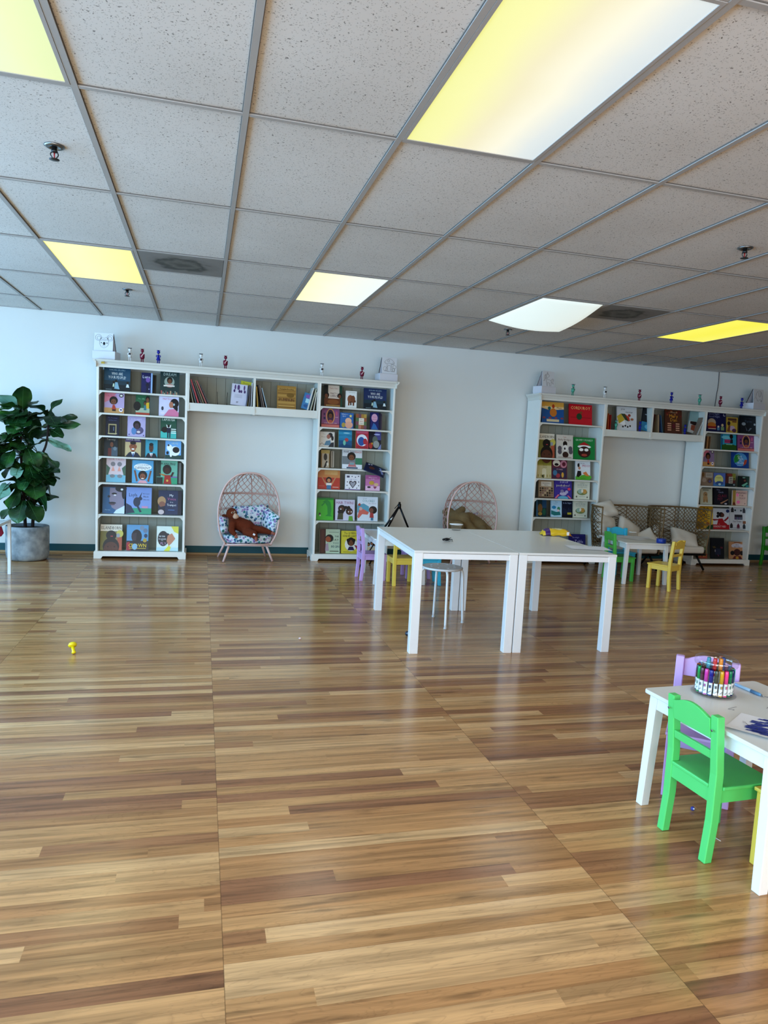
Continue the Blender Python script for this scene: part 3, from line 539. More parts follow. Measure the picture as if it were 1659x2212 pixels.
bk(342, 1061, 392, 1110, Z['F'], '152a4e', [R_(.84, 0, 1, 1, '0b1226'), E_(.14, .45, .18, .2, 'b08a62'), E_(.16, .58, .14, .12, '8a5a48'), P_('1a1e34', (0, .72), (.28, .64), (.3, .95), (0, 1)), Tx('My', .56, .2, .17, .09, 'eef2f6'), Tx('Voice', .57, .35, .36, .11, 'c06a9a'), Tx('is a', .57, .48, .13, .06, 'e4eaf2'), Tx('Trumpet', .57, .6, .4, .09, 'eef2f6'), R_(.42, .8, .7, .82, '5a86c0'), E_(.12, .9, .13, .1, 'c9b8b8')], 'dark navy book My Voice is a Trumpet', G1, t=.03)
bk(216, 1134, 263, 1192, Z['G'], '8a8458', ISL, 'book ISLANDBORN on the floor-level shelf beside the fig tree', G1)
bk(273, 1135, 320, 1192, Z['G'], '5f9cc8', [R_(0, .62, 1, 1, '1c2028'), E_(.46, .45, .24, .27, '15131a'), P_('3a3038', (.22, .36), (.46, .3), (.44, .6), (.28, .62)), E_(.7, .12, .1, .09, '7d8fa4'), E_(.86, .22, .1, .09, '6a7f98'), E_(.88, .42, .08, .08, '1f3a5a'), E_(.84, .6, .09, .08, 'b59a3c'), P_('a52430', (0, .7), (.14, .66), (.2, 1), (0, 1)), Tx('CROWN', .5, .8, .82, .14, 'f0cf2c'), R_(.12, .9, .9, .93, 'b8a23a'), E_(.38, .85, .12, .12, '8ab4cc')], 'book CROWN with yellow title on the bottom shelf', G1, t=.016)
bk(338, 1138, 385, 1192, Z['G'], 'd9e6de', [P_('d7d24e', (.66, 0), (1, 0), (1, .3), (.8, .22)), R_(0, .86, 1, 1, 'b6d8e0'), E_(.3, .5, .25, .31, '1b1d26'), E_(.5, .38, .1, .1, '1b1d26'), P_('c08468', (.5, .38), (.7, .28), (.86, .5), (.7, .68), (.56, .8), (.46, .6)), P_('d9d840', (.34, 1), (.56, .78), (.66, .84), (.6, 1)), Tx('THE YEAR', .24, .41, .3, .06, 'eef2f6'), Tx('WE LEARNED', .26, .52, .36, .045, 'eef2f6'), Tx('TO', .26, .58, .08, .04, 'eef2f6'), Tx('FLY', .32, .7, .28, .1, 'c9a0c8')], 'pale mint book FLY with a face in profile and yellow corner', G1)

Z = dict(zip('ABCDEF', ZLR)); Z['G'] = .076
bk(701, 833, 740, 874, Z['A'], '214a38', [R_(0, 0, .2, .4, '181c1a'), R_(.22, .0, .84, .62, 'd9cbbc'), Tx('Turbo Tales', .53, .14, .48, .06, 'a04a3a'), Tx('MARTY S', .55, .38, .42, .08, '4a1c2a'), Tx('OFFICE', .55, .5, .46, .1, '4a1c2a'), R_(0, .62, .9, 1, '6a3a1c'), *head(.12, .5, .12), *head(.86, .5, .1), E_(.5, .78, .32, .12, '8a5428'), R_(.1, .92, .88, .98, 'b08a50')], 'green and brown book OFFICE between the egg chairs, top left of its bookcase', G2, t=.02)
bk(747, 845, 771, 878, Z['A'], 'e4e6e2', [R_(.25, .08, .88, .1, 'a4aaa4'), E_(.42, .48, .26, .24, '8a5230'), E_(.66, .48, .2, .22, '7a482a'), R_(.22, .6, .36, .86, '7a482a'), R_(.42, .6, .54, .84, '4a2c1e'), R_(.64, .6, .78, .86, '6a3c22'), E_(.84, .6, .08, .07, '5a3420')], 'small white board book with a brown four-legged animal', G2, lean=5)
bk(787, 840, 836, 881, Z['A'], '1f3360', PEO, 'wide dark blue book WHO ARE YOUR PEOPLE between the egg chairs', G2)
bk(695, 880, 734, 918, Z['B'], '8f5a84', OVAL, 'purple and pink book with a gilt oval portrait, second shelf between the egg chairs', G2)
bk(735, 892, 764, 921, Z['B'], '1f66a8', [Tx('Where s', .34, .1, .5, .08, 'e8eef4'), Tx('Spot', .3, .22, .3, .08, 'e8eef4'), P_('f0e07a', *[(.78 + (.13 if i % 2 == 0 else .055) * math.sin(i * PI / 5), .2 - (.12 if i % 2 == 0 else .05) * math.cos(i * PI / 5)) for i in range(10)]), E_(.62, .52, .24, .2, 'e6b89a'), E_(.66, .78, .3, .22, 'e0a890'), E_(.26, .8, .14, .16, 'b09a48')], 'blue board book with a yellow star and peach shape', G2, lean=5)
bk(769, 895, 792, 923, Z['B'], '7f6a3c', [*[R_(.25 * i, .25 * j, .25 * i + .25, .25 * j + .25, ('9a5a3a', '3f6a48', 'b59a4a', '7a4a5a', 'c07a68', '55724a', 'a9803a')[(i * 3 + j * 5) % 7]) for i in range(4) for j in range(4)], R_(.28, .28, .76, .72, 'e6e0d0'), Tx('First', .52, .36, .36, .06, '8a3a3a'), Tx('100', .52, .5, .4, .12, 'b04a44'), Tx('WORDS', .52, .64, .36, .06, '4a5a4a')], 'tiny patchwork board book with a white label, between the egg chairs', G2, lean=5, t=.02)
bk(801, 892, 823, 924, Z['B'], '161c64', [R_(.8, 0, 1, 1, '0c1038'), P_('2f6aa8', (.06, 1), (.3, .62), (.5, .7), (.76, 1)), E_(.4, .32, .3, .24, 'd8a8c0'), Tx('YOU', .4, .28, .4, .09, 'c0487a'), Tx('MOON', .4, .42, .4, .07, 'b04070')], 'narrow blue book with a pink oval', G2, t=.03)
bk(823, 895, 826, 925, Z['B'], '6a5a6c', [R_(.1, .05, .9, .95, '54485a')], 'thin mauve book edge behind the pink oval book', G2, back=.05, t=.05)
bk(690, 933, 723, 963, Z['C'], 'd8d4cc', [Tx('The', .3, .16, .24, .09, 'b0a89c'), Tx('Heart', .3, .34, .4, .1, 'a89f92'), E_(.72, .22, .15, .16, '16161e'), E_(.86, .42, .08, .16, '16161e'), E_(.6, .32, .12, .15, 'a46a5a'), P_('5a86a0', (.32, .9), (.44, .62), (.72, .56), (.78, .9)), P_('1c2430', (.6, 1), (.78, .72), (.96, .68), (.96, 1)), *[E_(.08 + .1 * i, .84 - .06 * (i % 2), .03, .03, '7a5a40') for i in range(3)]], 'cream book of a girl with dark ponytail in blue shawl', G2, t=.02, lean=5)
bk(732, 927, 761, 963, Z['C'], '1f7fa8', [R_(0, .62, 1, 1, '175a86'), R_(0, .16, 1, .3, '3a9ec0'), P_('2a8cb4', (0, .4), (.5, .34), (1, .46), (1, .56), (0, .5)), E_(.6, .22, .24, .03, 'a8d8e4'), P_('134a70', (0, .9), (.4, .78), (1, .88), (1, 1), (0, 1)), E_(.6, .58, .14, .1, 'b84a4e'), E_(.44, .74, .1, .14, '7ac0a8')], 'sea blue storybook, third shelf between the egg chairs', G2, spine='b8c070')
bk(769, 929, 797, 966, Z['C'], 'b83444', [R_(.06, .04, .94, .2, 'c8607a'), E_(.5, .56, .42, .32, 'e6e8ee'), E_(.44, .62, .26, .24, '2a5aa0'), E_(.74, .62, .16, .16, 'b02c3a'), R_(.1, .9, .9, .94, '8a1c2c')], 'crimson storybook with a round blue and white picture', G2, spine='d0a860')
bk(798, 931, 824, 968, Z['C'], '14162a', [R_(.5, 0, 1, .5, '4a4a86'), E_(.66, .2, .26, .04, 'b8bce0'), E_(.5, .5, .22, .22, '5f6a60'), E_(.6, .74, .26, .2, '9a9c98'), E_(.14, .82, .16, .16, 'b0342c'), E_(.26, .7, .06, .06, 'c8a030'), P_('7f88b8', (.7, 1), (1, .7), (1, 1))], 'black and violet storybook beside the crimson one', G2)
bk(694, 973, 713, 1010, Z['D'], '8a6a38', [R_(0, 0, 1, .2, 'b8a060'), R_(.1, .2, .9, 1, 'b5a894'), E_(.5, .4, .2, .2, '3a342c'), P_('2c2824', (.3, 1), (.6, .6), (.8, .7), (.5, 1)), E_(.75, .8, .12, .1, 'd9d0c0')], 'narrow gold and grey book, fourth shelf between the egg chairs', G2, t=.03)
bk(715, 976, 722, 1011, Z['D'], 'b9b2a4', [R_(.4, .03, .6, .97, '6a645a')], 'pale book edges standing right of the gold and grey book', G2, back=.05, t=.05)
bk(740, 970, 783, 1012, Z['D'], 'd8dadc', [R_(0, .45, 1, .78, '3c7f5f'), R_(0, .38, .66, .78, '7a8286'), R_(0, .78, 1, 1, 'dfe3e8'), Tx('MORE THAN', .36, .16, .58, .1, '2a2440'), Tx('PEACH', .8, .16, .32, .1, 'c0503a'), *head(.46, .42, .17), P_('c07a7a', (.28, .9), (.38, .66), (.6, .66), (.72, .9)), R_(.38, .68, .6, .8, '7fa4a8'), R_(.22, .92, .78, .98, '22405a')], 'white and green book MORE THAN PEACH', G2)
bk(687, 1016, 735, 1056, Z['E'], 'b8402f', [R_(0, 0, 1, .4, 'c98a50'), R_(.3, 0, .9, .25, 'd0a468'), Tx('FREE', .72, .2, .3, .11, 'd8b478'), E_(.5, .52, .13, .16, HR), E_(.5, .55, .08, .1, 'c08a62'), P_('c08a62', (.14, .36), (.2, .36), (.4, .72), (.36, .8)), P_('c08a62', (.84, .36), (.78, .36), (.6, .72), (.64, .8)), R_(.38, .68, .62, .82, 'e8e4dc'), R_(.4, .8, .6, 1, '3f7ca4'), R_(.66, .88, .94, .91, 'e0c0b0'), R_(.06, .84, .3, .86, 'cc8a74')], 'red-orange book of a girl with raised arms', G2)
bk(746, 1025, 779, 1057, Z['E'], 'e2e2e6', [R_(0, .96, 1, 1, '5a3a8a'), Tx('I SEE YOU', .5, .34, .66, .08, '6a6aa0'), P_('2f2430', (.5, .9), (.26, .58), (.28, .44), (.4, .42), (.5, .5), (.6, .42), (.72, .44), (.74, .58)), P_('9a9ca6', (.5, .84), (.32, .58), (.34, .5), (.42, .48), (.5, .55), (.58, .48), (.66, .5), (.68, .58)), R_(.1, .1, .28, .22, '3a3a5a'), *[E_(u, v, .035, .035, '3a3a52') for u, v in ((.44, .14), (.66, .18), (.86, .12), (.14, .5), (.88, .48), (.12, .72), (.88, .72), (.28, .9), (.76, .88))]], 'white board book I SEE YOU with a dark heart', G2, lean=5, t=.02)
bk(790, 1027, 821, 1060, Z['E'], 'c278a8', [R_(0, .7, 1, 1, 'dfb8d0'), R_(0, 0, 1, .25, 'b05a90'), Tx('What is Love', .5, .15, .76, .07, 'f6e4f0'), Tx('To Me', .5, .26, .36, .06, 'f6e4f0'), E_(.42, .5, .18, .13, 'c9a23c'), E_(.74, .6, .16, .1, 'd8b48a'), E_(.24, .78, .12, .06, '23202a'), P_('8a3a5a', (.66, .9), (.54, .76), (.6, .7), (.66, .75), (.72, .7), (.78, .76))], 'pink board book with a golden shape and small heart', G2, lean=5, t=.02)
bk(684, 1076, 721, 1123, Z['F'], '46b02e', [R_(0, 0, 1, .09, '1f7f30'), P_('1f8a34', (.52, .82), (.66, .74), (.64, .4), (.5, .22), (.34, .2), (.6, .06), (.82, .2), (.88, .5), (.84, .76), (.92, .84)), P_('1f8a34', (.28, .34), (.5, .16), (.56, .2), (.34, .38)), E_(.2, .74, .06, .07, '2f3a30'), E_(.22, .8, .04, .04, 'c0c8b0')], 'bright green book with a darker green tree', G2, t=.016)
bk(725, 1080, 767, 1124, Z['F'], 'd0cbdc', [Tx('HAIR TWINS', .5, .15, .9, .13, '8a3a68'), E_(.34, .44, .2, .18, HR), E_(.54, .38, .09, .08, HR), E_(.32, .46, .12, .12, '5a3424'), E_(.28, .6, .16, .12, '1c1412'), P_('4a4a34', (.1, .96), (.14, .68), (.4, .64), (.4, .96)), E_(.72, .56, .18, .17, HR), E_(.68, .38, .09, .08, HR), E_(.74, .58, .13, .12, '5a3424'), P_('6aa03a', (.68, 1), (.7, .78), (.88, .78), (.92, 1)), E_(.28, .46, .03, .03, 'f4f0ea'), E_(.68, .58, .03, .03, 'f4f0ea'), E_(.82, .58, .03, .03, 'f4f0ea')], 'pale lilac book HAIR TWINS', G2)
bk(773, 1074, 817, 1126, Z['F'], 'd9dfe6', [Tx('COLORES', .54, .17, .6, .1, '6f9a9c'), Tx('around', .36, .07, .36, .04, '7f8fa0'), Tx('the school', .72, .27, .4, .05, '9a8aa0'), P_('5f9fb4', (0, .36), (.3, .28), (.56, .4), (.56, .66), (0, .66)), P_('cf6a5c', (0, .84), (.1, .5), (.3, .52), (.56, .64), (.5, .74), (.24, .72), (.06, .9)), E_(.16, .5, .08, .07, 'd8a8a0'), E_(.76, .54, .2, .16, HR), E_(.68, .56, .11, .1, '7a4a3a'), P_('a83c3c', (.6, .86), (.62, .66), (.78, .66), (.8, .86)), R_(.66, .86, .78, .97, '3f7a96'), P_('b0402f', (.02, .32), (.12, .26), (.16, .36), (.06, .4))], 'white and teal book COLORES with a red swirl', G2)
bk(691, 1144, 735, 1194, Z['G'], 'bccbb0', [R_(0, 0, .3, 1, '4a261a'), R_(.08, .03, .22, .97, '5a3020'), E_(.48, .38, .2, .16, HR), E_(.42, .42, .13, .12, 'a0522e'), P_('b09aa8', (.28, .9), (.3, .62), (.42, .58), (.46, .9)), Tx('THE', .84, .3, .2, .07, '33423c'), Tx('DAY', .78, .44, .34, .09, '33423c'), Tx('YOU', .8, .58, .32, .08, '4a6a72'), Tx('BEGIN', .77, .72, .42, .09, '4a6a72'), R_(.46, .12, .94, .14, '7f9080'), R_(.5, .9, .94, .93, '52503c')], 'sage green book THE DAY YOU BEGIN', G2)
bk(738, 1148, 780, 1194, Z['G'], 'dccb45', [Tx('The QUEEN of', .5, .1, .72, .09, '2a2320'), Tx('KINDERGARTEN', .5, .23, .84, .09, '2a2320'), E_(.5, .6, .32, .3, 'e9e4d8'), *head(.5, .52, .16), E_(.36, .42, .09, .08, HR), E_(.64, .42, .09, .08, HR), P_('2f2350', (.32, .86), (.4, .7), (.6, .7), (.68, .86)), P_('a03040', (.66, .62), (.82, .66), (.8, .82)), R_(.1, .92, .9, .95, 'a89a34')], 'yellow book QUEEN of KINDERGARTEN behind the lilac chair', G2, t=.02)
bk(785, 1144, 826, 1194, Z['G'], 'd6d6dc', [R_(0, .78, 1, 1, '4a3a7a'), R_(.1, .06, .6, .09, '7a7a90'), *[E_(.3 + .17 * i, .62 - .05 * (i % 2), .08, .08, HR) for i in range(4)], *[E_(.3 + .17 * i, .64 - .05 * (i % 2), .05, .05, SK2) for i in range(4)], R_(.2, .72, .95, .86, 'd8c0a0')], 'white book with a row of dark-haired children, half hidden by the small table', G2)

Z = dict(zip('ABCDE', ZRL)); Z['F'] = .076
bk(1172, 869, 1220, 910, Z['A'], '1c5a9a', [P_('d8a84e', (0, 0), (1, 0), (1, .3), (.7, .36), (.5, .24), (.3, .38), (0, .3)), P_('e6d0a0', (0, .22), (1, .22), (1, .32), (.6, .36), (.3, .36), (0, .3)), Tx('imani', .26, .22, .34, .09, 'f4ecd8'), Tx('Music', .8, .26, .34, .09, '7a4a20'), E_(.52, .5, .16, .2, 'c87a2c'), E_(.52, .2, .06, .1, 'b0401c'), E_(.34, .3, .07, .08, '1f6a6a'), R_(.22, .82, .78, .94, 'd9c8a0'), *[E_(.1 + .27 * i, .76, .07, .05, '8a4a5a') for i in range(4)]], 'blue and orange square book, top left of the bookcase left of the loveseats', G3)
bk(1231, 874, 1281, 915, Z['A'], 'c0182a', [Tx('CORDUROY', .5, .18, .84, .15, 'f0d488'), R_(.06, .64, .94, .655, '6a0f1c'), E_(.44, .6, .12, .16, '1f4a2c'), E_(.52, .4, .06, .06, '8a4a28')], 'bright red square book CORDUROY', G3)
bk(1165, 937, 1200, 986, Z['B'], '8a8458', ISL, 'book ISLANDBORN on the second shelf near the loveseats', G3)
bk(1204, 940, 1240, 989, Z['B'], 'd0cac0', [Tx('I am', .5, .09, .22, .06, 'a04a30'), Tx('Ruby Bridges', .5, .2, .76, .08, '5a2c24'), E_(.52, .38, .13, .12, '17100e'), E_(.54, .56, .15, .14, 'e4e0da'), E_(.5, .58, .05, .05, '2a2020'), *[E_(u, v, .12, .11, '5f5860') for u, v in ((.2, .58), (.84, .58), (.2, .72), (.86, .7))], E_(.54, .84, .18, .13, '3a201c'), R_(.1, .94, .9, .96, '8a6a5c')], 'cream book with red title and grey butterfly shapes', G3)
bk(1241, 946, 1287, 991, Z['B'], '12803c', [Tx('GRUMPY MONKEY', .5, .12, .82, .09, 'cfe0d0'), P_('b02028', (.22, .34), (.5, .2), (.78, .36)), E_(.5, .42, .32, .07, 'eef0ee'), E_(.5, .66, .3, .26, '3a1a16'), E_(.36, .56, .1, .07, 'f2f0ea'), E_(.6, .56, .1, .07, 'f2f0ea'), E_(.5, .8, .14, .06, 'a84a3a')], 'green book with a red and white winter hat picture', G3, t=.02)
bk(1161, 992, 1193, 1030, Z['C'], 'b0a45c', [R_(0, .35, 1, 1, 'c9bf94'), R_(0, 0, 1, .3, '9a9440'), *[Tx(s, .56, .12 + .1 * i, w, .06, '6a6434') for i, (s, w) in enumerate((('How', .24), ('Do You', .34), ('Know', .3), ('I Love', .32)))], R_(.36, .58, .64, .98, 'ddd6b8'), E_(.5, .58, .14, .09, 'ddd6b8'), E_(.44, .9, .1, .08, '4a4a2c'), *[E_(.1 + .2 * i, .88, .04, .08, 'a89a60') for i in range(5)]], 'olive khaki book, far left of the third shelf near the loveseats', G3)
bk(1194, 993, 1227, 1031, Z['C'], '6a3040', [E_(.3, .2, .24, .17, 'e6dcc8'), E_(.3, .27, .14, .07, '1c1216'), E_(.76, .24, .22, .2, 'c88a98'), E_(.78, .24, .12, .11, '6a2438'), R_(.06, .44, .95, .96, '3c3450'), E_(.4, .84, .14, .11, 'a8404a'), E_(.7, .8, .08, .14, 'd9a848'), E_(.2, .7, .14, .14, '4a7a9a'), Tx('STORIES', .5, .52, .7, .07, 'd8b0b8')], 'maroon picture book with four round scenes', G3)
bk(1245, 994, 1277, 1034, Z['C'], 'dfe3e6', [R_(0, .84, 1, 1, '5fae3a'), E_(.7, .86, .4, .12, '5fae3a'), Tx('Mr. Brown', .42, .18, .5, .05, '4a4a58'), Tx('MOO!', .72, .3, .5, .12, 'b83a6a'), E_(.2, .28, .07, .1, '17131a'), E_(.26, .42, .08, .08, 'c09078'), P_('1f1a20', (.06, .84), (.14, .56), (.36, .56), (.4, .76), (.2, .88)), P_('d8844a', (.48, .66), (.7, .58), (.94, .82), (.7, .8)), Tx('Can You', .5, .93, .6, .05, '23602a')], 'white book MOO with a green hill', G3)
bk(1165, 1038, 1198, 1073, Z['D'], 'a48f74', [R_(.16, .08, .84, .34, 'd9d0c0'), Tx('Everywhere', .5, .17, .56, .06, '4a3c30'), Tx('Babies', .5, .27, .4, .06, '4a3c30'), *[E_(.12 + .15 * (i % 6), .46 + .13 * (i // 6), .06, .055, ('4a3428', '7a5a48', 'c0a888', '2c2422', '90706a')[i * 3 % 5]) for i in range(24)], R_(0, .94, 1, 1, '5a4030')], 'tan book crowded with small brown figures near the loveseats', G3)
bk(1199, 1038, 1237, 1076, Z['D'], '4a3a94', [Tx('POP-UP', .56, .11, .5, .1, 'e6e0f4'), Tx('peekaboo!', .5, .28, .76, .13, 'eae6b0'), R_(.36, .4, .74, .43, '8a7ac0'), E_(.84, .48, .09, .08, 'd84a6a'), E_(.5, .98, .3, .12, '6ab0c8'), E_(.5, .74, .2, .1, 'c0b8d0'), E_(.7, .64, .09, .09, 'b8b0cc'), E_(.44, .6, .1, .09, '8c84a8'), P_('e07a8a', (.02, 1), (.2, .78), (.3, .8), (.12, 1)), P_('e07a8a', (.98, 1), (.8, .82), (.72, .84), (.88, 1))], 'purple pop-up book peekaboo', G3)
bk(1242, 1041, 1275, 1077, Z['D'], 'd6d6c4', GUESS, 'upper of the two cream books with an oval picture near the loveseats', G3, lean=5, t=.02)
bk(1159, 1079, 1182, 1113, Z['E'], '16343c', [R_(.6, 0, 1, .5, '1f4a6a'), E_(.4, .52, .22, .26, '7a5a30'), E_(.4, .84, .2, .1, 'a08038'), E_(.78, .72, .16, .2, '1f5a44'), P_('3f6a8a', (.05, .0), (.15, 0), (.2, 1), (.02, 1))], 'dark teal and brown book, far left of the fifth shelf near the loveseats', G3)
bk(1192, 1082, 1215, 1116, Z['E'], 'b9d8ea', [Tx('Pika', .5, .1, .5, .08, '7fa0b8'), Tx('Lake', .4, .2, .4, .08, '7fa0b8'), E_(.26, .42, .2, .1, '2f8ab8'), E_(.7, .5, .14, .12, '3f8a6a'), P_('2a7a7a', (0, .6), (.5, .7), (.8, .66), (.9, .88), (.3, .92), (0, .84)), E_(.66, .6, .1, .07, 'e8c8d0')], 'pale ice blue book with teal waves', G3, t=.02)
bk(1216, 1081, 1238, 1115, Z['E'], '0f1832', [Tx('In the Night', .5, .17, .8, .09, 'a8b8d8'), *[R_(.1 + .16 * i, .45 + .07 * (i % 3), .2 + .16 * i, .8, '24304e') for i in range(5)], R_(.5, .72, .9, .84, 'b0a83a'), R_(0, .88, 1, 1, '0a1020')], 'black-blue book with a small yellow block', G3)
bk(1239, 1082, 1270, 1117, Z['E'], 'd6d6c4', GUESS, 'lower of the two cream books with an oval picture near the loveseats', G3, lean=5, t=.02)
bk(1231, 1155, 1267, 1196, Z['F'], '2a2368', [Tx('Goodnight', .42, .14, .42, .07, 'b8b4dc'), Tx('Table', .6, .32, .5, .14, 'd8d4ee'), R_(.1, .05, .9, .06, '5a54a0')], 'purple-blue book low on the bottom shelf behind the big table', G3)

Z = dict(zip('ABCDEF', ZRR)); Z['G'] = .076
bk(1527, 889, 1571, 928, Z['A'], '15184a', [Tx('Good Night,', .42, .12, .56, .1, '9aa0c0'), Tx('Good Night', .42, .25, .56, .1, '9aa0c0'), E_(.92, .16, .06, .07, 'a8a4b0'), E_(.95, .13, .05, .06, '15184a'), E_(.3, .55, .2, .2, 'b0a08a'), E_(.3, .7, .21, .16, 'b8742c'), R_(.1, .74, .5, .84, '8a1f24'), R_(.12, .84, .5, .88, 'c8b8a0'), R_(.56, .78, .68, .92, '5a86a0'), E_(.62, .74, .05, .05, 'c8c0b8'), R_(.74, .74, .9, .92, '7a946a'), E_(.82, .66, .06, .07, 'c8b48a')], 'navy book Good Night with a domed house, top shelf at the right edge', G4)
bk(1571, 902, 1595, 931, Z['A'], 'b89a3c', [R_(.1, .06, .9, .22, '5a3a28'), R_(.5, .24, .9, .32, '6a3a28'), E_(.2, .4, .14, .14, '2f1c1a'), E_(.5, .7, .26, .16, 'b8a0b0'), E_(.7, .84, .2, .12, '5a3450'), P_('7a4a30', (.05, .9), (.2, .5), (.34, .56), (.3, .95))], 'small mustard yellow book between the two dark night books', G4, lean=6)
bk(1601, 899, 1637, 934, Z['A'], '10161e', [Tx('Good Night', .5, .12, .7, .07, '3c4a5c'), Tx('Farm', .5, .3, .72, .15, '46566a'), E_(.22, .46, .12, .09, '8f9aa0'), E_(.88, .46, .06, .06, 'a8b0b4'), P_('6a7680', (.3, .55), (.44, .82), (.4, .84)), P_('6a7680', (.48, .84), (.6, .66), (.72, .68), (.52, .86)), R_(0, .92, 1, 1, '182a22')], 'near-black book Good Night with pale wing shapes', G4)
for i, (x, c, lab) in enumerate(((1524.5, '3a2c20', 'dark brown book spine, far left of the second shelf at the right edge'), (1529.5, 'a07850', 'tan book spine standing on the second shelf at the right edge'), (1534, '6a4a2a', 'chestnut book spine right of the tan spine at the right edge'))):
    xx = ony(x, 950, YB0 + .06)[0]; spine_book(xx, xx, Z['B'], .165, .02, c, lab, G4, d=.16, y=YB0 + .05)
bk(1561, 934, 1593, 969, Z['B'], '2f9ab0', [R_(0, 0, .06, 1, '1c2a6a'), R_(0, .72, 1, 1, '2c5a1c'), E_(.5, .8, .5, .14, '2c5a1c'), E_(.3, .3, .3, .1, '7ac0cc'), R_(.2, .42, .6, .62, 'b0406a'), Tx('BRAVE', .4, .52, .34, .09, '5a1c40'), E_(.66, .24, .12, .13, '1c1210'), P_('22202a', (.56, .62), (.62, .36), (.76, .4), (.76, .62)), R_(.3, .68, .72, .71, 'a8d0b8')], 'turquoise book with a green hill and pink lettering', G4)
bk(1596, 938, 1632, 972, Z['B'], '8a4a78', OVAL, 'purple and pink book with a gilt oval portrait, at the right edge of the photo', G4)
bk(1520, 972, 1545, 1004, Z['C'], '8f7a98', LGIRL, 'muted lilac book of a curly-haired girl, third shelf at the right edge', G4)
bk(1583, 975, 1620, 1008, Z['C'], '14438a', [E_(.5, .5, .4, .4, '5a9ac8'), P_('2a8a3c', (.12, .5), (.2, .24), (.44, .2), (.5, .4), (.34, .66), (.16, .72)), P_('b84a2c', (.76, .5), (.9, .5), (.84, .74), (.66, .88), (.7, .66)), Tx('God', .45, .32, .3, .12, 'eef2f4'), Tx('Made', .52, .45, .4, .12, 'eef2f4'), Tx('the', .52, .57, .2, .1, 'eef2f4'), Tx('World', .5, .7, .44, .12, 'eef2f4'), R_(.3, .86, .52, .89, 'a8b8d8')], 'blue book God Made the World with a globe', G4)
bk(1516, 1020, 1542, 1046, Z['D'], '8f7a66', [R_(.36, .06, .92, .4, 'b0a89c'), R_(.42, .14, .86, .17, '6a6258'), R_(.42, .24, .86, .27, '6a6258'), E_(.24, .6, .18, .16, 'a89686'), E_(.7, .64, .2, .18, '6a5248'), E_(.72, .68, .1, .08, '5a5a8a'), E_(.14, .2, .1, .16, '7a5a2c')], 'tan book with a pale caption block, left on the fourth shelf at the right edge', G4, lean=5)
bk(1543, 1022, 1568, 1047, Z['D'], '5a70b0', [R_(0, .84, 1, 1, '4a80b0'), E_(.44, .5, .38, .36, 'd2cf82'), R_(.2, .36, .64, .39, '8a8a4a'), E_(.5, .78, .34, .16, '3a5a8c'), E_(.52, .86, .12, .08, 'b8d0d0')], 'blue book with a big pale yellow moon', G4, lean=5)
bk(1569, 1023, 1590, 1048, Z['D'], '5a2a24', [R_(.6, 0, 1, .5, '8a8a3a'), R_(0, .75, 1, 1, '1f2a2c'), E_(.4, .12, .3, .1, '8a3a2c'), R_(.3, .26, .72, .76, 'b9b0a0'), R_(.36, .34, .66, .4, '4a4440'), R_(.36, .48, .66, .54, '4a4440'), R_(.36, .62, .66, .68, '4a4440'), E_(.84, .4, .07, .05, '2a2018'), E_(.86, .86, .1, .07, '8a9090')], 'dark red board book with a pale label at the right edge', G4, lean=5)
bk(1596, 1029, 1619, 1050, Z['D'], '0f3a2c', [R_(0, 0, .4, 1, '161a16'), E_(.52, .42, .28, .32, '1c1212'), E_(.6, .4, .1, .1, '7a4a3a'), P_('7ab89a', (.3, .84), (.8, .56), (.9, .64), (.5, .96)), E_(.5, .14, .14, .05, '8fb0a0'), R_(.7, .8, 1, 1, '1f7a80')], 'small dark green book, rightmost on the fourth shelf at the right edge', G4, lean=5)
bk(1515, 1051, 1541, 1087, Z['E'], 'b9b8a4', [R_(.1, .05, .9, .14, '6f7264'), R_(.2, .18, .7, .24, '7a7c6c'), E_(.42, .46, .18, .15, 'a3845c'), E_(.42, .68, .2, .18, 'b09066'), R_(.24, .74, .36, .9, '9a7a50'), R_(.5, .74, .62, .9, '9a7a50'), E_(.46, .48, .04, .03, '3a2c20')], 'cream book with a light brown puppy shape', G4)
bk(1545, 1054, 1576, 1088, Z['E'], '16131f', [Tx('Nina', .3, .13, .24, .09, '8a8aa8'), Tx('Catch', .46, .27, .42, .1, 'a8a8c4'), Tx('CLASS', .56, .48, .76, .15, '9a2c48'), Tx('PET', .42, .68, .48, .15, '8a2644'), P_('a87a5a', (.4, .9), (.96, .66), (.98, .7), (.5, .96)), E_(.8, .94, .1, .04, 'c4c0c8')], 'black book CLASS PET with dark red lettering', G4, t=.02)
bk(1584, 1060, 1615, 1090, Z['E'], 'd9b8a8', [R_(0, 0, .2, 1, 'a8883c'), Tx('BANANAS', .6, .16, .7, .13, '5a2440'), Tx('FOR', .6, .34, .36, .12, '5a2440'), Tx('YOU!', .66, .52, .44, .14, '5a2440'), E_(.32, .3, .09, .12, 'f08ab0'), E_(.4, .78, .12, .11, 'ee7fa8'), P_('6a1f1c', (.02, .96), (.08, .74), (.24, .98)), E_(.86, .88, .03, .03, '3a2020')], 'pink cream board book BANANAS FOR YOU', G4, lean=5, t=.02)
bk(1509, 1094, 1543, 1141, Z['F'], 'c79a20', [P_('d9b848', (.5, .1), (1, .3), (1, .9), (.7, .6)), Tx('28', .56, .16, .8, .2, '1c1420'), Tx('DAYS', .5, .42, .8, .13, '1c1420'), R_(.6, .53, .9, .55, '7a5a14'), P_('1c4a22', (.5, 1), (.7, .86), (1, .8), (1, 1)), E_(.66, .78, .1, .08, 'a05a24'), R_(.02, .7, .4, .97, '8a6a1c')], 'golden yellow book 28 DAYS partly behind the right loveseat', G4)
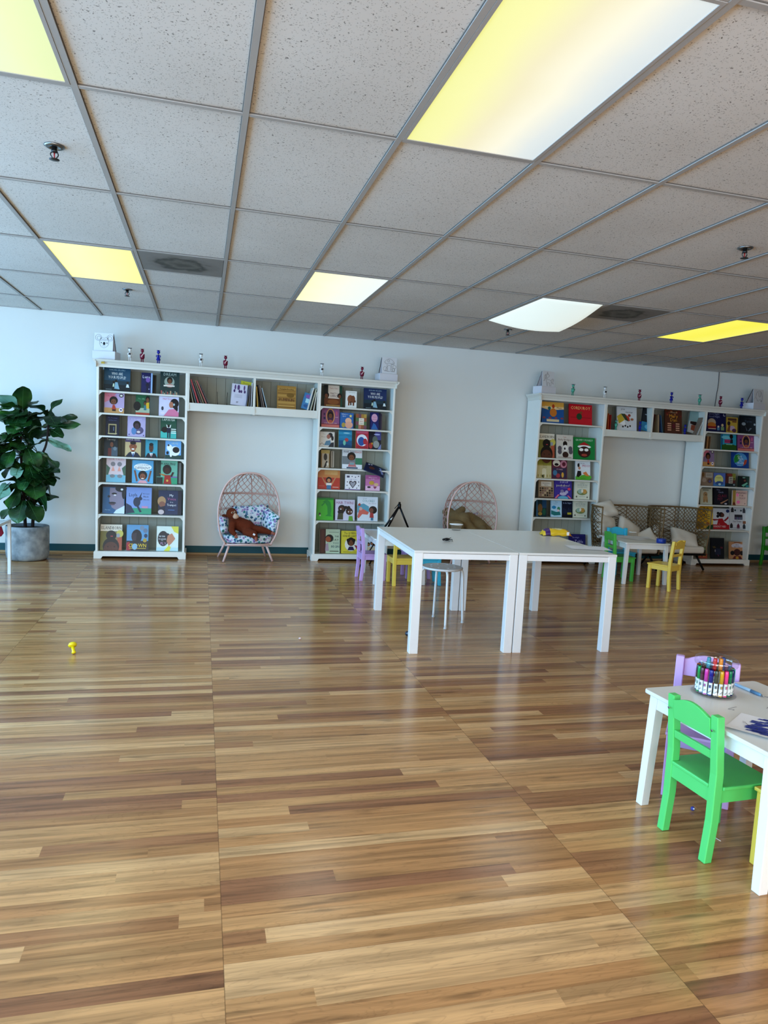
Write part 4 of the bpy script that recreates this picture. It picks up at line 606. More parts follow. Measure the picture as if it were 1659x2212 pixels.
bk(1541, 1099, 1578, 1143, Z['F'], 'c9cdd2', [R_(0, .78, 1, 1, 'a81420'), P_('a81420', (.28, .8), (.36, .5), (.6, .48), (.72, .66), (.86, .74), (.9, .8)), P_('8a121c', (.0, .54), (.06, .52), (.34, .52), (.4, .56), (.1, .6)), P_('8a121c', (.66, .58), (.86, .44), (.94, .36), (.96, .46), (.76, .62)), E_(.52, .3, .15, .12, '1c1214'), E_(.34, .24, .08, .07, '1c1214'), E_(.32, .38, .08, .07, '1c1214'), E_(.6, .32, .1, .1, '5a3020'), Tx('THE', .4, .76, .1, .03, 'e8d8d8'), Tx('KINDEST RED', .44, .87, .72, .09, 'e8dcdc'), E_(.9, .12, .1, .08, '1c3060')], 'white and red book KINDEST RED', G4)
bk(1579, 1096, 1616, 1144, Z['F'], 'c6c6c8', [*[P_(c, (u - .08, v + .14), (u - .08, v), (u, v - .1), (u + .08, v), (u + .08, v + .14)) for u, v, c in ((.16, .1, '2f2c2c'), (.84, .12, '38343a'), (.1, .8, '2a2420'), (.5, .82, '6a2034'), (.84, .82, '2c3036'))], E_(.32, .15, .05, .04, '22343a'), E_(.66, .16, .05, .04, '22343a'), R_(.28, .34, .74, .56, '2a222c'), *[E_(.36 + .1 * i, .5, .04, .06, ('7a6a8a', '6a7a8a')[i % 2]) for i in range(4)], Tx('Our Town', .42, .64, .6, .07, '5a5a60'), R_(.76, .62, .98, .74, '8a5a3c'), R_(.12, .92, .7, .94, '8a8a90')], 'white book dotted with little dark houses', G4)
bk(1511, 1164, 1530, 1208, Z['G'], '8f917a', [R_(0, .76, 1, 1, '9a4a34'), E_(.7, .68, .16, .1, '2f2a22'), R_(.3, .1, .9, .4, 'a3a590'), *[E_(.2 + .2 * i, .86, .09, .06, ('b07a3a', '8a3a2c', 'c09a5a')[i % 3]) for i in range(4)], E_(.6, .5, .18, .08, '6a8a4a')], 'sage book with a flowery border beside the right loveseat leg', G4)
bk(1538, 1163, 1567, 1207, Z['G'], '0e0b12', [P_('5a4a1c', (.1, .42), (.3, .4), (.4, .48), (.2, .5)), P_('6a2438', (.7, .42), (.9, .44), (.88, .52), (.72, .5)), P_('1c2440', (.3, .8), (.4, .5), (.72, .52), (.76, .82)), E_(.32, .62, .04, .07, '8a8890'), P_('7a2c58', (.48, .76), (.6, .86), (.56, .9))], 'black book with faint coloured shapes, bottom shelf at the right edge', G4)
bk(1577, 1171, 1611, 1212, Z['G'], 'b98a62', [R_(.3, .03, .74, .06, '6a2a24'), E_(.5, .22, .28, .13, 'c6c2cc'), E_(.28, .24, .14, .1, 'c6c2cc'), E_(.74, .24, .14, .1, 'c6c2cc'), Tx('God,', .5, .18, .32, .08, '3a3040'), Tx('WHO AM I?', .5, .3, .56, .06, '3a3040'), E_(.5, .62, .22, .2, '4a1c18'), E_(.2, .66, .13, .13, '1c0c0c'), E_(.8, .66, .13, .13, '1c0c0c'), P_('6a1c1c', (.2, 1), (.32, .84), (.7, .84), (.82, 1)), E_(.5, .94, .1, .08, 'c0902c')], 'peach book with a white thought cloud', G4)

# the magazine that has slid over the shelf edge
b = MB(); GR = 8; V = []
for i in range(GR + 1):
    row = []
    for j in range(GR + 1):
        u, v = i / GR - .5, j / GR - .5; row.append(b.v((u * .25, v * .2, -.035 * max(0, u) ** 2 - .03 * max(0, -v) ** 2)))
    V.append(row)
mg = K('1a2048')
for i in range(GR):
    for j in range(GR): b.face([V[i][j], V[i + 1][j], V[i + 1][j + 1], V[i][j + 1]], mg, True)
for (u, v, a, c, col) in ((-.04, .0, .035, .03, '6a3a30'), (-.085, .06, .012, .01, 'c9c4d0'), (-.055, .07, .01, .01, 'c9c4d0')):
    b.poly([((u + a * math.cos(t * PI / 6)), v + c * math.sin(t * PI / 6), .003) for t in range(12)], K(col))
text(b, 'STORYTIME', Matrix.Translation((.075, .0, .003)) @ Matrix.Rotation(-1.2, 4, 'Z') @ Matrix.Rotation(-PI / 2, 4, 'X'), .14, .02, K('9aa4d0'))
o = b.build('magazine'); w = o.modifiers.new('thickness', 'SOLIDIFY'); w.thickness = .004
xx, _ = ony(811, 1010, YB0); o.matrix_world = Matrix.Translation((xx, YB0 + .012, ZLR[3] + .012)) @ Matrix.Rotation(.5, 4, 'X') @ Matrix.Rotation(.16, 4, 'Y') @ Matrix.Rotation(-.35, 4, 'Z')
tag(o, 'dark blue magazine slumped over the shelf edge between the egg chairs', 'magazine')

# books on the two bridging shelves
GB1, GB2 = 'books on the bridging shelf above the floral egg chair', 'books on the bridging shelf above the loveseats'
Yb = YB0 + .03
def px(x, y=850): return ony(x, y, Yb)[0]
for xb, xt, h, t, c, lab in ((417, 406.5, .25, .006, 'b8b09a', 'thin cream book leaning left, first on the left bridging shelf'), (423, 409, .25, .009, '3a5a6a', 'slate blue book leaning left beside the thin cream one'), (427.5, 411, .262, .014, 'a81f33', 'crimson book leaning left on the left bridging shelf'), (434, 416, .255, .015, '1c1c1e', 'black book leaning left beside the crimson one'),
                      (439, 420.5, .26, .009, '7d6a48', 'brown book leaning left beside the black one'), (445, 424, .262, .011, 'a04a48', 'dusty red book leaning left on the left bridging shelf'), (450, 432, .215, .012, '23232a', 'short charcoal book, last of the row leaning left')):
    spine_book(px(xb), px(xt, 820), 1.718, h, t, c, lab, GB1)
b = MB(); BLK = M('141416', .4, .3); w = .05
for x in (-w, w):
    b.tube([(x, .06, .001), (x, -.03, .001), (x, -.035, .02)], .0022, BLK); b.tube([(x, .06, .002), (x * 1.12, .085, .145)], .0022, BLK)
b.tube([(-w, -.03, .001), (w, -.03, .001)], .0022, BLK); b.tube([(-w, .06, .001), (w, .06, .001)], .0022, BLK)
o = b.build('book_stand', loc=(px(481), YB0 + .09, 1.7185)); tag(o, 'empty black wire book stand on the left bridging shelf', 'book stand')
def fb(x0, y0, x1, y1, zs, base, art, label, g, roll=0, back=0, t=.012, lean=9, yaw=0):
    o = bk(x0, y0, x1, y1, zs, base, art, label, g, t=t, lean=lean, back=back, yaw=yaw)
    if roll: 
        hw = (ony(x1, y1, YB0 + .08)[0] - ony(x0, y1, YB0 + .08)[0]) / 2 * (1 if roll > 0 else -1)
        m = o.matrix_world.copy(); o.matrix_world = m @ Matrix.Translation((hw, 0, 0)) @ Matrix.Rotation(math.radians(roll), 4, 'Y') @ Matrix.Translation((-hw, 0, 0))
    return o
fb(498, 831, 532, 874, 1.718, 'd0cedc', [*[E_(u, .16, .05, .12, '5a3f74') for u in (.22, .4, .46, .8)], *[E_(u, .34, .06, .07, '4a3468') for u in (.18, .5, .62, .84)], *[R_(.2, .5 + .06 * i, .7, .515 + .06 * i, 'a8a6b0') for i in range(3)], Tx('EF', .42, .86, .2, .07, '3a3848')], 'white book with purple brush figures on the left bridging shelf', GB1, roll=4)
fb(514, 825, 538, 873, 1.718, 'c8c23c', [Tx('Pretty', .5, .08, .7, .06, '3a3a20')], 'yellow book behind the white one with purple figures', GB1, roll=7, back=.04)
for xb, xt, h, t, c, lab in ((534, 541, .235, .012, '23324c', 'navy book leaning right beside the yellow one'), (539.5, 543, .225, .012, '4a4c50', 'grey book leaning right against the divider'), (544, 546, .26, .008, 'c9cbd2', 'tall pale book standing against the divider')):
    spine_book(px(xb), px(xt, 825), 1.718, h, t, c, lab, GB1)
for xb, xt, h, t, c, lab in ((556.5, 553.5, .225, .01, 'c9a83a', 'mustard book right of the divider on the left bridging shelf'), (566, 557, .25, .014, '1e1e22', 'black book leaning left right of the divider'), (570.5, 560.5, .24, .01, '7a6a60', 'taupe book leaning left right of the divider'), (576, 565, .22, .01, '8fa4ae', 'pale blue-grey book, last leaning left of the divider group')):
    spine_book(px(xb), px(xt, 830), 1.718, h, t, c, lab, GB1)
fb(599, 834, 640, 881, 1.718, 'a8803c', [*[R_(.03, .1 * i, .97, .1 * i + .05, ('8a6428', 'b8924c', '9a7232')[i % 3]) for i in range(1, 10)], Tx('Pumpkin Reading', .5, .14, .8, .06, '3a2410'), Tx('PUMPKIN', .5, .6, .78, .13, '5a2c18'), E_(.7, .4, .2, .1, '7a5a1c'), R_(.08, .86, .92, .89, 'd0a860')], 'gold and brown book PUMPKIN on the left bridging shelf', GB1)
fb(650, 851, 669, 882, 1.718, '3f7ca8', [E_(.5, .2, .3, .12, '8a5a9a'), R_(.3, .34, .7, .6, 'a9d0d8'), E_(.5, .8, .3, .1, '2a5a8a')], 'small blue book tilting right on the left bridging shelf', GB1, roll=14)
for xb, xt, h, t, c, lab in ((667, 679, .26, .012, 'd3d3cd', 'white book leaning right near the end of the left bridging shelf'), (673, 684.5, .25, .011, 'b8b7a2', 'cream book leaning right beside the white one'), (680, 685.5, .21, .01, 'c4c2b8', 'short ivory book, last at the right end of the left bridging shelf')):
    spine_book(px(xb), px(xt, 835), 1.718, h, t, c, lab, GB1)

for xb, xt, h, t, c, lab in ((1311, 1313, .25, .012, 'c9b48a', 'cream spine, first on the bridging shelf above the loveseats'), (1314.5, 1315, .2, .012, 'b0502a', 'orange spine on the bridging shelf above the loveseats'), (1319, 1319.5, .185, .012, '9a2018', 'red spine on the bridging shelf above the loveseats')):
    spine_book(px(xb, 905), px(xt, 890), 1.722, h, t, c, lab, GB2)
fb(1335, 879, 1378, 927, 1.722, 'd3d6d8', [Tx('you', .3, .1, .32, .08, '23202a'), Tx('matter', .62, .22, .6, .08, '23202a'), P_('c8b03a', (0, .42), (.2, .3), (.4, .56), (.1, .72)), P_('b83c2c', (.4, .3), (.62, .44), (.66, .6), (.5, .56)), P_('3a4a2c', (.2, .3), (.4, .3), (.6, .62), (.42, .56)), P_('eef0f0', (.12, .72), (.38, .56), (.44, .8)), E_(.62, .36, .07, .06, '9a3c2c'), E_(.76, .52, .08, .05, 'a86a4a'), *[E_(.3 + .12 * i, .84 - .04 * (i % 2), .04, .04, '2c2624') for i in range(4)]], 'white book you matter with a coloured umbrella', GB2)
fb(1386, 883, 1411, 930, 1.722, '14171f', [R_(0, .62, 1, 1, '2a7aa0'), E_(.5, .3, .3, .03, '8a94a0'), E_(.6, .82, .3, .1, '6ab0cc'), P_('10121a', (.2, .6), (.5, .5), (.8, .62))], 'dark book with a bright blue lower half tilting right', GB2, roll=8)
for xb, xt, h, t, c, lab in ((1406, 1414, .235, .012, '8a2418', 'brick red spine leaning right against the divider above the loveseats'), (1411, 1417, .23, .01, '4a2c24', 'brown spine leaning right against the divider above the loveseats')):
    spine_book(px(xb, 915), px(xt, 890), 1.722, h, t, c, lab, GB2)
for xb, xt, h, t, c, lab in ((1422.5, 1421.5, .23, .02, '9a8468', 'tan patterned spine right of the divider above the loveseats'), (1428, 1425, .235, .01, '23304e', 'navy spine leaning left above the loveseats'), (1432, 1427.5, .225, .01, '3f5f7c', 'steel blue spine leaning left above the loveseats')):
    spine_book(px(xb, 915), px(xt, 890), 1.722, h, t, c, lab, GB2)
fb(1439, 886, 1476, 933, 1.722, '5a3424', [*[E_((i * .37) % 1 * .9 + .05, (i * .23) % 1 * .3, .06, .04, ('8a4a30', 'a0683c', '7a2c28')[i % 3]) for i in range(12)], Tx('Where is', .5, .1, .64, .06, 'd8c8a8'), Tx('Mary', .5, .26, .7, .14, 'd8a03a'), Tx('Dan', .5, .42, .5, .14, 'd8a03a'), *[R_(.14, .56 + .09 * i, .36, .61 + .09 * i, 'c89a80') for i in range(4)], *[R_(.62, .56 + .09 * i, .84, .61 + .09 * i, 'c89a80') for i in range(4)], E_(.5, .68, .08, .1, '6a2430')], 'brown book Mary with orange title letters', GB2)
fb(1487, 890, 1517, 935, 1.722, '8aa8a8', [R_(0, .5, 1, 1, 'b4b6b4'), P_('2c1c1a', (.1, .52), (.5, .48), (.8, .6), (.4, .66), (.1, .62)), P_('8a4a34', (.2, .66), (.5, .66), (.44, .9), (.2, .88)), E_(.6, .86, .12, .06, '3a2c28')], 'grey teal book tilting right near the right end above the loveseats', GB2, roll=11)
for xb, xt, h, t, c, lab in ((1509, 1523, .25, .009, 'c9c9c4', 'ivory spine leaning right at the end above the loveseats'), (1503.5, 1519, .25, .006, '8a7a6c', 'thin taupe spine leaning right above the loveseats')):
    spine_book(px(xb, 920), px(xt, 900), 1.722, h, t, c, lab, GB2)

# ------------------------------------------------------------------ tables, chairs and stool
TBL = M('e9eaea', .3, vary=.015); TBT = M('e0e0dc', .28, vary=.03, scale=3)
def at_corner(x, y, rz, w, d):        # centre of a w by d footprint whose near left corner is (x, y)
    return (x + math.cos(rz) * w / 2 - math.sin(rz) * d / 2, y + math.sin(rz) * w / 2 + math.cos(rz) * d / 2, 0)
def big_table(label, x, y, rz, w=.732, d=1.32, h=.70, L=.06):
    t = thing('work_table', label, 'table', at_corner(x, y, rz, w, d), rz, 'large white tables pushed together'); a, c = w / 2 - .001, d / 2
    b = MB(); b.box(-a, a, -c, c, h - .016, h, TBT); b.build('tabletop', t, bevel=.002)
    for sx in (-1, 1):
        for sy in (-1, 1):
            x0, y0 = sx * (a - .002), sy * (c - .002); b = MB(); b.box(min(x0, x0 - sx * L), max(x0, x0 - sx * L), min(y0, y0 - sy * L), max(y0, y0 - sy * L), 0, h - .016, TBL); b.build('leg', t, bevel=.002)
    for s in (-1, 1):
        y0 = s * (c - .005); b = MB(); b.box(-a + L, a - L, min(y0, y0 - s * .025), max(y0, y0 - s * .025), h - .056, h - .019, TBL); b.build('apron', t, bevel=.001)
        x0 = s * (a - .005); b = MB(); b.box(min(x0, x0 - s * .025), max(x0, x0 - s * .025), -c + L, c - L, h - .056, h - .019, TBL); b.build('apron', t, bevel=.001)
    return t
RZ = math.radians(-2.6); ux, uy = math.cos(RZ), math.sin(RZ)
big_table('large white table at left of the joined pair, over the round stool', 1.362, 4.545, RZ)
big_table('large white table at right of the joined pair, with yellow pack and paper', 1.362 + .734 * ux, 4.545 + .734 * uy, RZ)
def kid_table(label, x, y, rz, w=.56, d=.66, h=.462, g='small white play tables'):
    t = thing('play_table', label, 'table', at_corner(x, y, rz, w, d), rz, g); a, c, L = w / 2, d / 2, .042
    b = MB(); pts = []
    for sx, sy, q in ((1, -1, -90), (1, 1, 0), (-1, 1, 90), (-1, -1, 180)):
        for k in range(4): an = math.radians(q + 30 * k); pts.append((sx * (a - .02) + .02 * math.cos(an), sy * (c - .02) + .02 * math.sin(an)))
    b.prism(pts, h - .016, h, TBT, 'z'); b.build('tabletop', t, bevel=.003, seg=2)
    for sx in (-1, 1):
        for sy in (-1, 1):
            b = MB(); xo, yo = sx * (a - .02), sy * (c - .02); o = .012
            lo = [(xo + sx * o, yo + sy * o), (xo + sx * o - sx * L * .85, yo + sy * o), (xo + sx * o - sx * L * .85, yo + sy * o - sy * L * .85), (xo + sx * o, yo + sy * o - sy * L * .85)]
            hi = [(xo, yo), (xo - sx * L, yo), (xo - sx * L, yo - sy * L), (xo, yo - sy * L)]
            A = [b.v((*p, 0)) for p in lo]; B = [b.v((*p, h - .016)) for p in hi]; b.face(A, TBL); b.face(B, TBL)
            for i in range(4): b.face([A[i], A[(i + 1) % 4], B[(i + 1) % 4], B[i]], TBL)
            b.build('leg', t, bevel=.002)
    for s in (-1, 1):
        y0 = s * (c - .024); b = MB(); b.box(-a + .06, a - .06, min(y0, y0 - s * .018), max(y0, y0 - s * .018), h - .07, h - .016, TBL); b.build('apron', t)
        x0 = s * (a - .024); b = MB(); b.box(min(x0, x0 - s * .018), max(x0, x0 - s * .018), -c + .06, c - .06, h - .07, h - .016, TBL); b.build('apron', t)
    return t
GRN, YLW, LIL, AQU = M('5cba55', .35, vary=.03), M('ecd05e', .35, vary=.03), M('cdabe0', .38, vary=.03), M('43b8d4', .35, vary=.03)
GRN2 = M('5ecb74', .35, vary=.03)
SCR = M('8c9094', .3, .9)
def kid_chair(label, x, y, face, m, g='small painted wooden chairs', w=.256, d=.256, h=.535, sh=.275):
    """Origin at the floor under the seat; the chair faces +y before it is turned."""
    t = thing('play_chair', label, 'chair', (x, y, 0), face - PI / 2, g); a, c, L = w / 2, d / 2, .034
    rear = {}; b = MB(); b.prism([(-a + L, -c), (a - L, -c), (a - L, -c + L), (a + .004, -c + L), (a + .004, c + .01), (-a - .004, c + .01), (-a - .004, -c + L), (-a + L, -c + L)], sh - .014, sh, m, 'z'); b.build('seat', t, bevel=.004, seg=2)
    for s in (-1, 1):
        x0 = s * a; X = (min(x0, x0 - s * L), max(x0, x0 - s * L))
        b = MB(); b.prism([(c - L, 0), (c, 0), (c, sh - .014), (c - L, sh - .014)], *X, m, 'x'); b.build('leg', t, bevel=.003)
        b = MB(); b.prism([(-c - .012, 0), (-c + .02, 0), (-c + L, .15), (-c + L, .32), (-c + .012, h), (-c - .02, h), (-c, .32), (-c, .15)], *X, m, 'x'); rear[s] = b.build('leg', t, bevel=.003)
        b = MB(); b.box(*(sorted((s * (a - .006), s * (a - .02)))), -c + L, c - L, sh - .06, sh - .014, m); b.build('side_rail', t)
    b = MB(); b.box(-a + L, a - L, c - .024, c - .008, sh - .06, sh - .014, m); b.build('front_rail', t)
    b = MB(); b.box(-a + L, a - L, -c + .004, -c + .02, sh - .062, sh - .014, m); b.build('back_rail', t)
    k = a - L; arc = [(-k, h - .014)] + [(-k + .012 + (2 * k - .024) * i / 10, h - .012 + .022 * math.sin(PI * i / 10)) for i in range(11)] + [(k, h - .014)]
    lean = Matrix(((1, 0, 0, 0), (0, 1, -.15, .15 * .32), (0, 0, 1, 0), (0, 0, 0, 1)))
    b = MB(); b.x = lean; b.prism([(k, h - .085), (-k, h - .085)] + arc, -c + .006, -c + .021, m); b.build('top_rail', t, bevel=.002)
    b = MB(); b.x = lean; b.box(-k, k, -c + .006, -c + .021, .365, .395, m); b.build('slat', t, bevel=.002)
    for s in (-1, 1):
        b = MB(); b.x = lean @ Matrix.Translation((s * (a - L / 2), -c - .0005, h - .05)) @ Matrix.Rotation(PI / 2, 4, 'X'); b.lathe([(.0045, 0), (.0045, .001), (.002, .0012)], SCR, 10); b.build('screw', rear[s])
    return t
D = math.radians
# three sets of small table and chairs
kid_table('small white play table with marker tub, nearest the camera at right', 1.757, 1.80, D(3.5), .56, .655, .474)
kid_chair('green chair nearest the camera, tucked under the marker tub table', 1.838, 2.135, D(3), GRN2, h=.525)
kid_chair('lilac chair turned askew behind the marker tub table', 2.045, 2.50, D(-129), LIL)
kid_chair('yellow chair cut off by the right photo edge, under the marker tub table', 2.008, 1.862, D(92), YLW)
kid_table('small white play table behind the big tables, between lilac and yellow chairs', 1.655, 6.89, D(-2), .545, .70, .459)
kid_chair('lilac chair seen side-on left of the middle play table', 1.705, 7.215, D(0), LIL)
kid_chair('yellow chair partly behind the left big table leg', 1.968, 6.96, D(90), YLW)
kid_chair('lilac chair mostly hidden behind the left big table, beyond the yellow chair', 2.215, 7.33, D(178), LIL, h=.515)
kid_chair('aqua blue chair seen through the big table above the round stool', 2.222, 6.985, D(176), AQU)
kid_table('small white play table in front of the rattan loveseats', 4.478, 6.955, D(-6), .535, .665, .462)
kid_chair('green chair side-on at the play table by the loveseats', 4.60, 7.25, D(-7), GRN)
kid_chair('aqua blue chair behind the play table by the loveseats', 4.85, 7.63, D(-95), AQU)
kid_chair('yellow chair pulled out at the front of the play table by the loveseats', 4.828, 6.728, D(119), YLW)
kid_chair('green chair at the far right edge, beside the right bookcase', 7.665, 8.27, D(-88), M('2f8a1c', .35))

def stool(x, y, rz):
    t = thing('round_stool', 'round white metal stool with a perforated seat under the left big table', 'stool', (x, y, 0), rz); m = M('dcdede', .35, .1, vary=.02)
    b = MB(); R = [b.v((.158 * math.cos(2 * PI * i / 40), .158 * math.sin(2 * PI * i / 40), .45)) for i in range(40)]; ed = [b.b.edges.new((R[i], R[(i + 1) % 40])) for i in range(40)]
    for k in range(8):
        cx, cy = .098 * math.cos(PI * k / 4 + .2), .098 * math.sin(PI * k / 4 + .2); q = [b.v((cx + .0115 * math.cos(2 * PI * i / 12), cy + .0115 * math.sin(2 * PI * i / 12), .45)) for i in range(12)]
        ed += [b.b.edges.new((q[i], q[(i + 1) % 12])) for i in range(12)]
    bmesh.ops.triangle_fill(b.b, use_beauty=True, edges=ed); b.mi(m)
    o = b.build('seat', t); w = o.modifiers.new('sheet', 'SOLIDIFY'); w.thickness = .012; w.offset = 0
    b = MB(); b.lathe([(.150, .436), (.16, .441), (.163, .448), (.158, .456), (.153, .457), (.153, .452), (.15, .45)], m, 40); b.build('seat_rim', t)
    for k in range(4):
        a = PI / 2 * k; c, s = math.cos(a), math.sin(a)
        b = MB(); b.tube(smooth([(.1 * c, .1 * s, .438), (.135 * c, .135 * s, .436), (.158 * c, .158 * s, .425), (.17 * c, .17 * s, .39), (.178 * c, .178 * s, .25), (.192 * c, .192 * s, .004)], 5), .0105, m, 10); lg = b.build('leg', t)
        b = MB(); b.x = Matrix.Translation((.192 * c, .192 * s, 0)); b.lathe([(.013, 0), (.013, .012), (.0105, .014)], M('c4c8ca', .5), 12); b.build('foot_cap', lg)
    return t
stool(1.845, 5.365, D(-4))

# white metal side table at the left edge
t = thing('side_table', 'thin-legged white metal table cut by the left photo edge, before the fig pot', 'table', (-1.985, 7.07, 0)); WM = M('dfe4e6', .4, .1)
b = MB(); b.box(-.3, .3, -.3, -.27, .488, .513, WM); b.box(-.3, .3, .27, .3, .488, .513, WM); b.box(-.3, -.27, -.27, .27, .488, .513, WM); b.box(.27, .3, -.27, .27, .488, .513, WM); b.build('frame', t, bevel=.002)
b = MB(); b.box(-.262, .262, -.262, .262, .498, .510, M('c3cdd4', .3)); b.box(-.27, .27, -.02, .02, .485, .498, WM); b.build('tabletop', t)
for sx in (-1, 1):
    for sy in (-1, 1): b = MB(); b.box(sx * .3 - (.028 if sx > 0 else 0), sx * .3 + (.028 if sx < 0 else 0), sy * .3 - (.028 if sy > 0 else 0), sy * .3 + (.028 if sy < 0 else 0), 0, .488, WM); b.build('leg', t, bevel=.002)
b = MB(); b.x = Matrix.Translation((-1.745, 7.3, .36)); b.prism([(-.05, .128), (-.03, .128), (-.008, .1), (.012, .03), (-.008, .0), (-.03, .0), (-.036, .05)], -.01, .01, M('8c1f3a', .8)); b.box(-.2, -.03, -.008, .008, .11, .128, M('6a4030', .7))
tag(b.build('cloth_strap', bevel=.003), 'dark red cloth strap hanging under the white metal side table', 'strap')

# ------------------------------------------------------------------ wicker
def wicker(t, outline, depth, zband, nd, twist, m, zlo, r=.0028, flat=2.0, name='lattice', zr=None):
    """Bowl of crossing canes: at each height an arc runs from rim to rim around the back. outline(z) is the half width."""
    z0, z1 = zlo, zr
    def P(z, ph):
        w = outline(z); c, s = math.cos(ph), math.sin(ph); e = 2 / flat
        return Vector((w * math.copysign(abs(c) ** e, c), depth(z) * abs(s) ** e, z))
    b = MB()
    for dr in (-1, 1):
        for k in range(-nd, 2 * nd):
            path = []
            for i in range(41):
                z = z0 + (z1 - z0) * i / 40; ph = PI * k / nd + dr * twist * (z - z0)
                if 0 <= ph <= PI: path.append(P(z, ph))
            if len(path) > 2: b.tube(path, r, m, 4)
    b.build(name, t)
    for z, rr in zband:
        b = MB(); arc = [P(z, PI * i / 24) for i in range(25)]; b.tube(arc, rr, m, 5); b.tube([p + Vector((0, 0, .012)) for p in arc], rr * .7, m, 5); b.build('band', t)
    return P
EP = [(.19, .22), (.22, .262), (.28, .3), (.36, .322), (.45, .336), (.53, .34), (.62, .337), (.72, .318), (.8, .29), (.87, .25), (.93, .19), (.965, .135), (.985, .075), (.992, 0)]
def egg_w(z):
    for (a, u), (c, v) in zip(EP, EP[1:]):
        if a <= z <= c: return u + (v - u) * (z - a) / (c - a)
    return EP[0][1] if z < EP[0][0] else 0
def cushion(name, t, size, m, loc, rot=(0, 0, 0), puff=1.0, pinch=.08):
    """Stuffed cushion: flat quad grid swollen in the middle with pulled-in sides and sharp corners."""
    sx, sy, sz = size; b = MB(); n = 14; top = {}; bot = {}
    for i in range(n + 1):
        for j in range(n + 1):
            u, v = i / n * 2 - 1, j / n * 2 - 1; pu = 1 - pinch * (1 - v * v) * abs(u) ** 4; pv = 1 - pinch * (1 - u * u) * abs(v) ** 4
            hgt = (max(0, (1 - u ** 4) * (1 - v ** 4))) ** .5 * .5 * sz * (1 + .06 * math.sin(5 * u + 3 * v))
            p = (u * pu * sx / 2, v * pv * sy / 2); top[i, j] = b.v((*p, hgt))
            bot[i, j] = top[i, j] if i in (0, n) or j in (0, n) else b.v((*p, -hgt))
    for i in range(n):
        for j in range(n):
            b.face([top[i, j], top[i + 1, j], top[i + 1, j + 1], top[i, j + 1]], m, True); b.face([bot[i, j], bot[i, j + 1], bot[i + 1, j + 1], bot[i + 1, j]], m, True)
    o = b.build(name, t); o.location = loc; o.rotation_euler = rot; return o
PNK = M('c99f92', .5, vary=.08); PNKL = M('d9bab2', .45); FLO = floral_mat()
def egg_chair(label, x, y, rz, seatmat):
    t = thing('egg_chair', label, 'chair', (x, y, 0), rz, 'pink wicker egg chairs')
    b = MB(); R = [(-w, 0, z) for z, w in EP] + [(w, 0, z) for z, w in reversed(EP[:-1])]; b.tube(smooth(R, 3, True), .0105, PNKL, 8, closed=True); b.build('rim', t)
    dep = lambda z: .40 * (egg_w(z) / .34) ** .8 if z > .3 else .40 * (.3 / .34)
    P = wicker(t, egg_w, dep, ((.735, .006), (.56, .004), (.40, .004), (.25, .004)), 12, 3.2, PNK, .2, r=.0034, zr=.975)
    b = MB()
    for ph in (PI * .2, PI * .4, PI * .6, PI * .8): b.tube([P(.2 + .78 * i / 20, ph) for i in range(21)], .005, PNK, 6)
    b.build('rib', t)
    b = MB(); n = 24; lo = [b.v(P(.2, PI * i / n) + Vector((0, 0, -.004))) for i in range(n + 1)]; b.face(lo, PNK); b.build('seat_base', t)
    b = MB(); b.tube([P(.195, PI * i / 20) for i in range(21)] , .011, PNKL, 8); b.tube([(-.25, 0, .192), (.25, 0, .192)], .011, PNKL, 8); b.build('seat_ring', t)
    for sx, y0, y1 in ((-1, .03, -.015), (1, .03, -.015), (-1, .27, .34), (1, .27, .34)):
        b = MB(); b.tube([(sx * .2, y0, .2), (sx * .275, y1, .004)], [.0145, .012], PNKL, 10); b.build('leg', t)
    return t
EL = egg_chair('pink wicker egg chair holding the brown plush ape, under the left bridging shelf', .522, 8.19, D(8), FLO)
ER = egg_chair('pink wicker egg chair behind the big tables, with khaki plush inside', 3.165, 8.20, D(10), None)
def seat_pad(x, y, z, rz, w, d, h, m):
    b = MB(); n = 28; b.prism([(math.copysign(abs(math.cos(2 * PI * i / n)) ** .5, math.cos(2 * PI * i / n)) * w / 2, math.copysign(abs(math.sin(2 * PI * i / n)) ** .5, math.sin(2 * PI * i / n)) * d / 2) for i in range(n)], 0, h, m, 'z', True)
    o = b.build('seat_cushion', bevel=.03, seg=4, loc=(x, y, z)); o.rotation_euler = (0, 0, rz); return o
o = seat_pad(.515, 8.36, .203, D(8), .545, .36, .092, FLO); tag(o, 'floral seat cushion on the left egg chair under the plush ape', 'cushion', 'floral cushions')
o = cushion('throw_pillow', None, (.44, .30, .11), FLO, (.575, 8.505, .47), (D(68), D(-5), D(4))); tag(o, 'floral pillow leaning on the wicker back behind the plush ape', 'cushion', 'floral cushions')
o = cushion('throw_pillow', None, (.28, .26, .1), FLO, (.77, 8.35, .44), (D(84), D(18), D(-62))); tag(o, 'floral pillow standing at the right side of the left egg chair', 'cushion', 'floral cushions')
o = cushion('throw_pillow', None, (.22, .2, .12), FLO, (.272, 8.33, .385), (D(80), D(10), D(58)), pinch=.03); tag(o, 'round floral pillow at the left side under the plush ape head', 'cushion', 'floral cushions')
o = seat_pad(3.14, 8.37, .203, D(10), .53, .36, .09, FLO); tag(o, 'floral seat cushion under the khaki plush in the right egg chair', 'cushion', 'floral cushions')
o = cushion('throw_pillow', None, (.34, .28, .1), FLO, (3.21, 8.545, .46), (D(72), 0, 0)); tag(o, 'floral pillow showing above the khaki plush in the right egg chair', 'cushion', 'floral cushions')

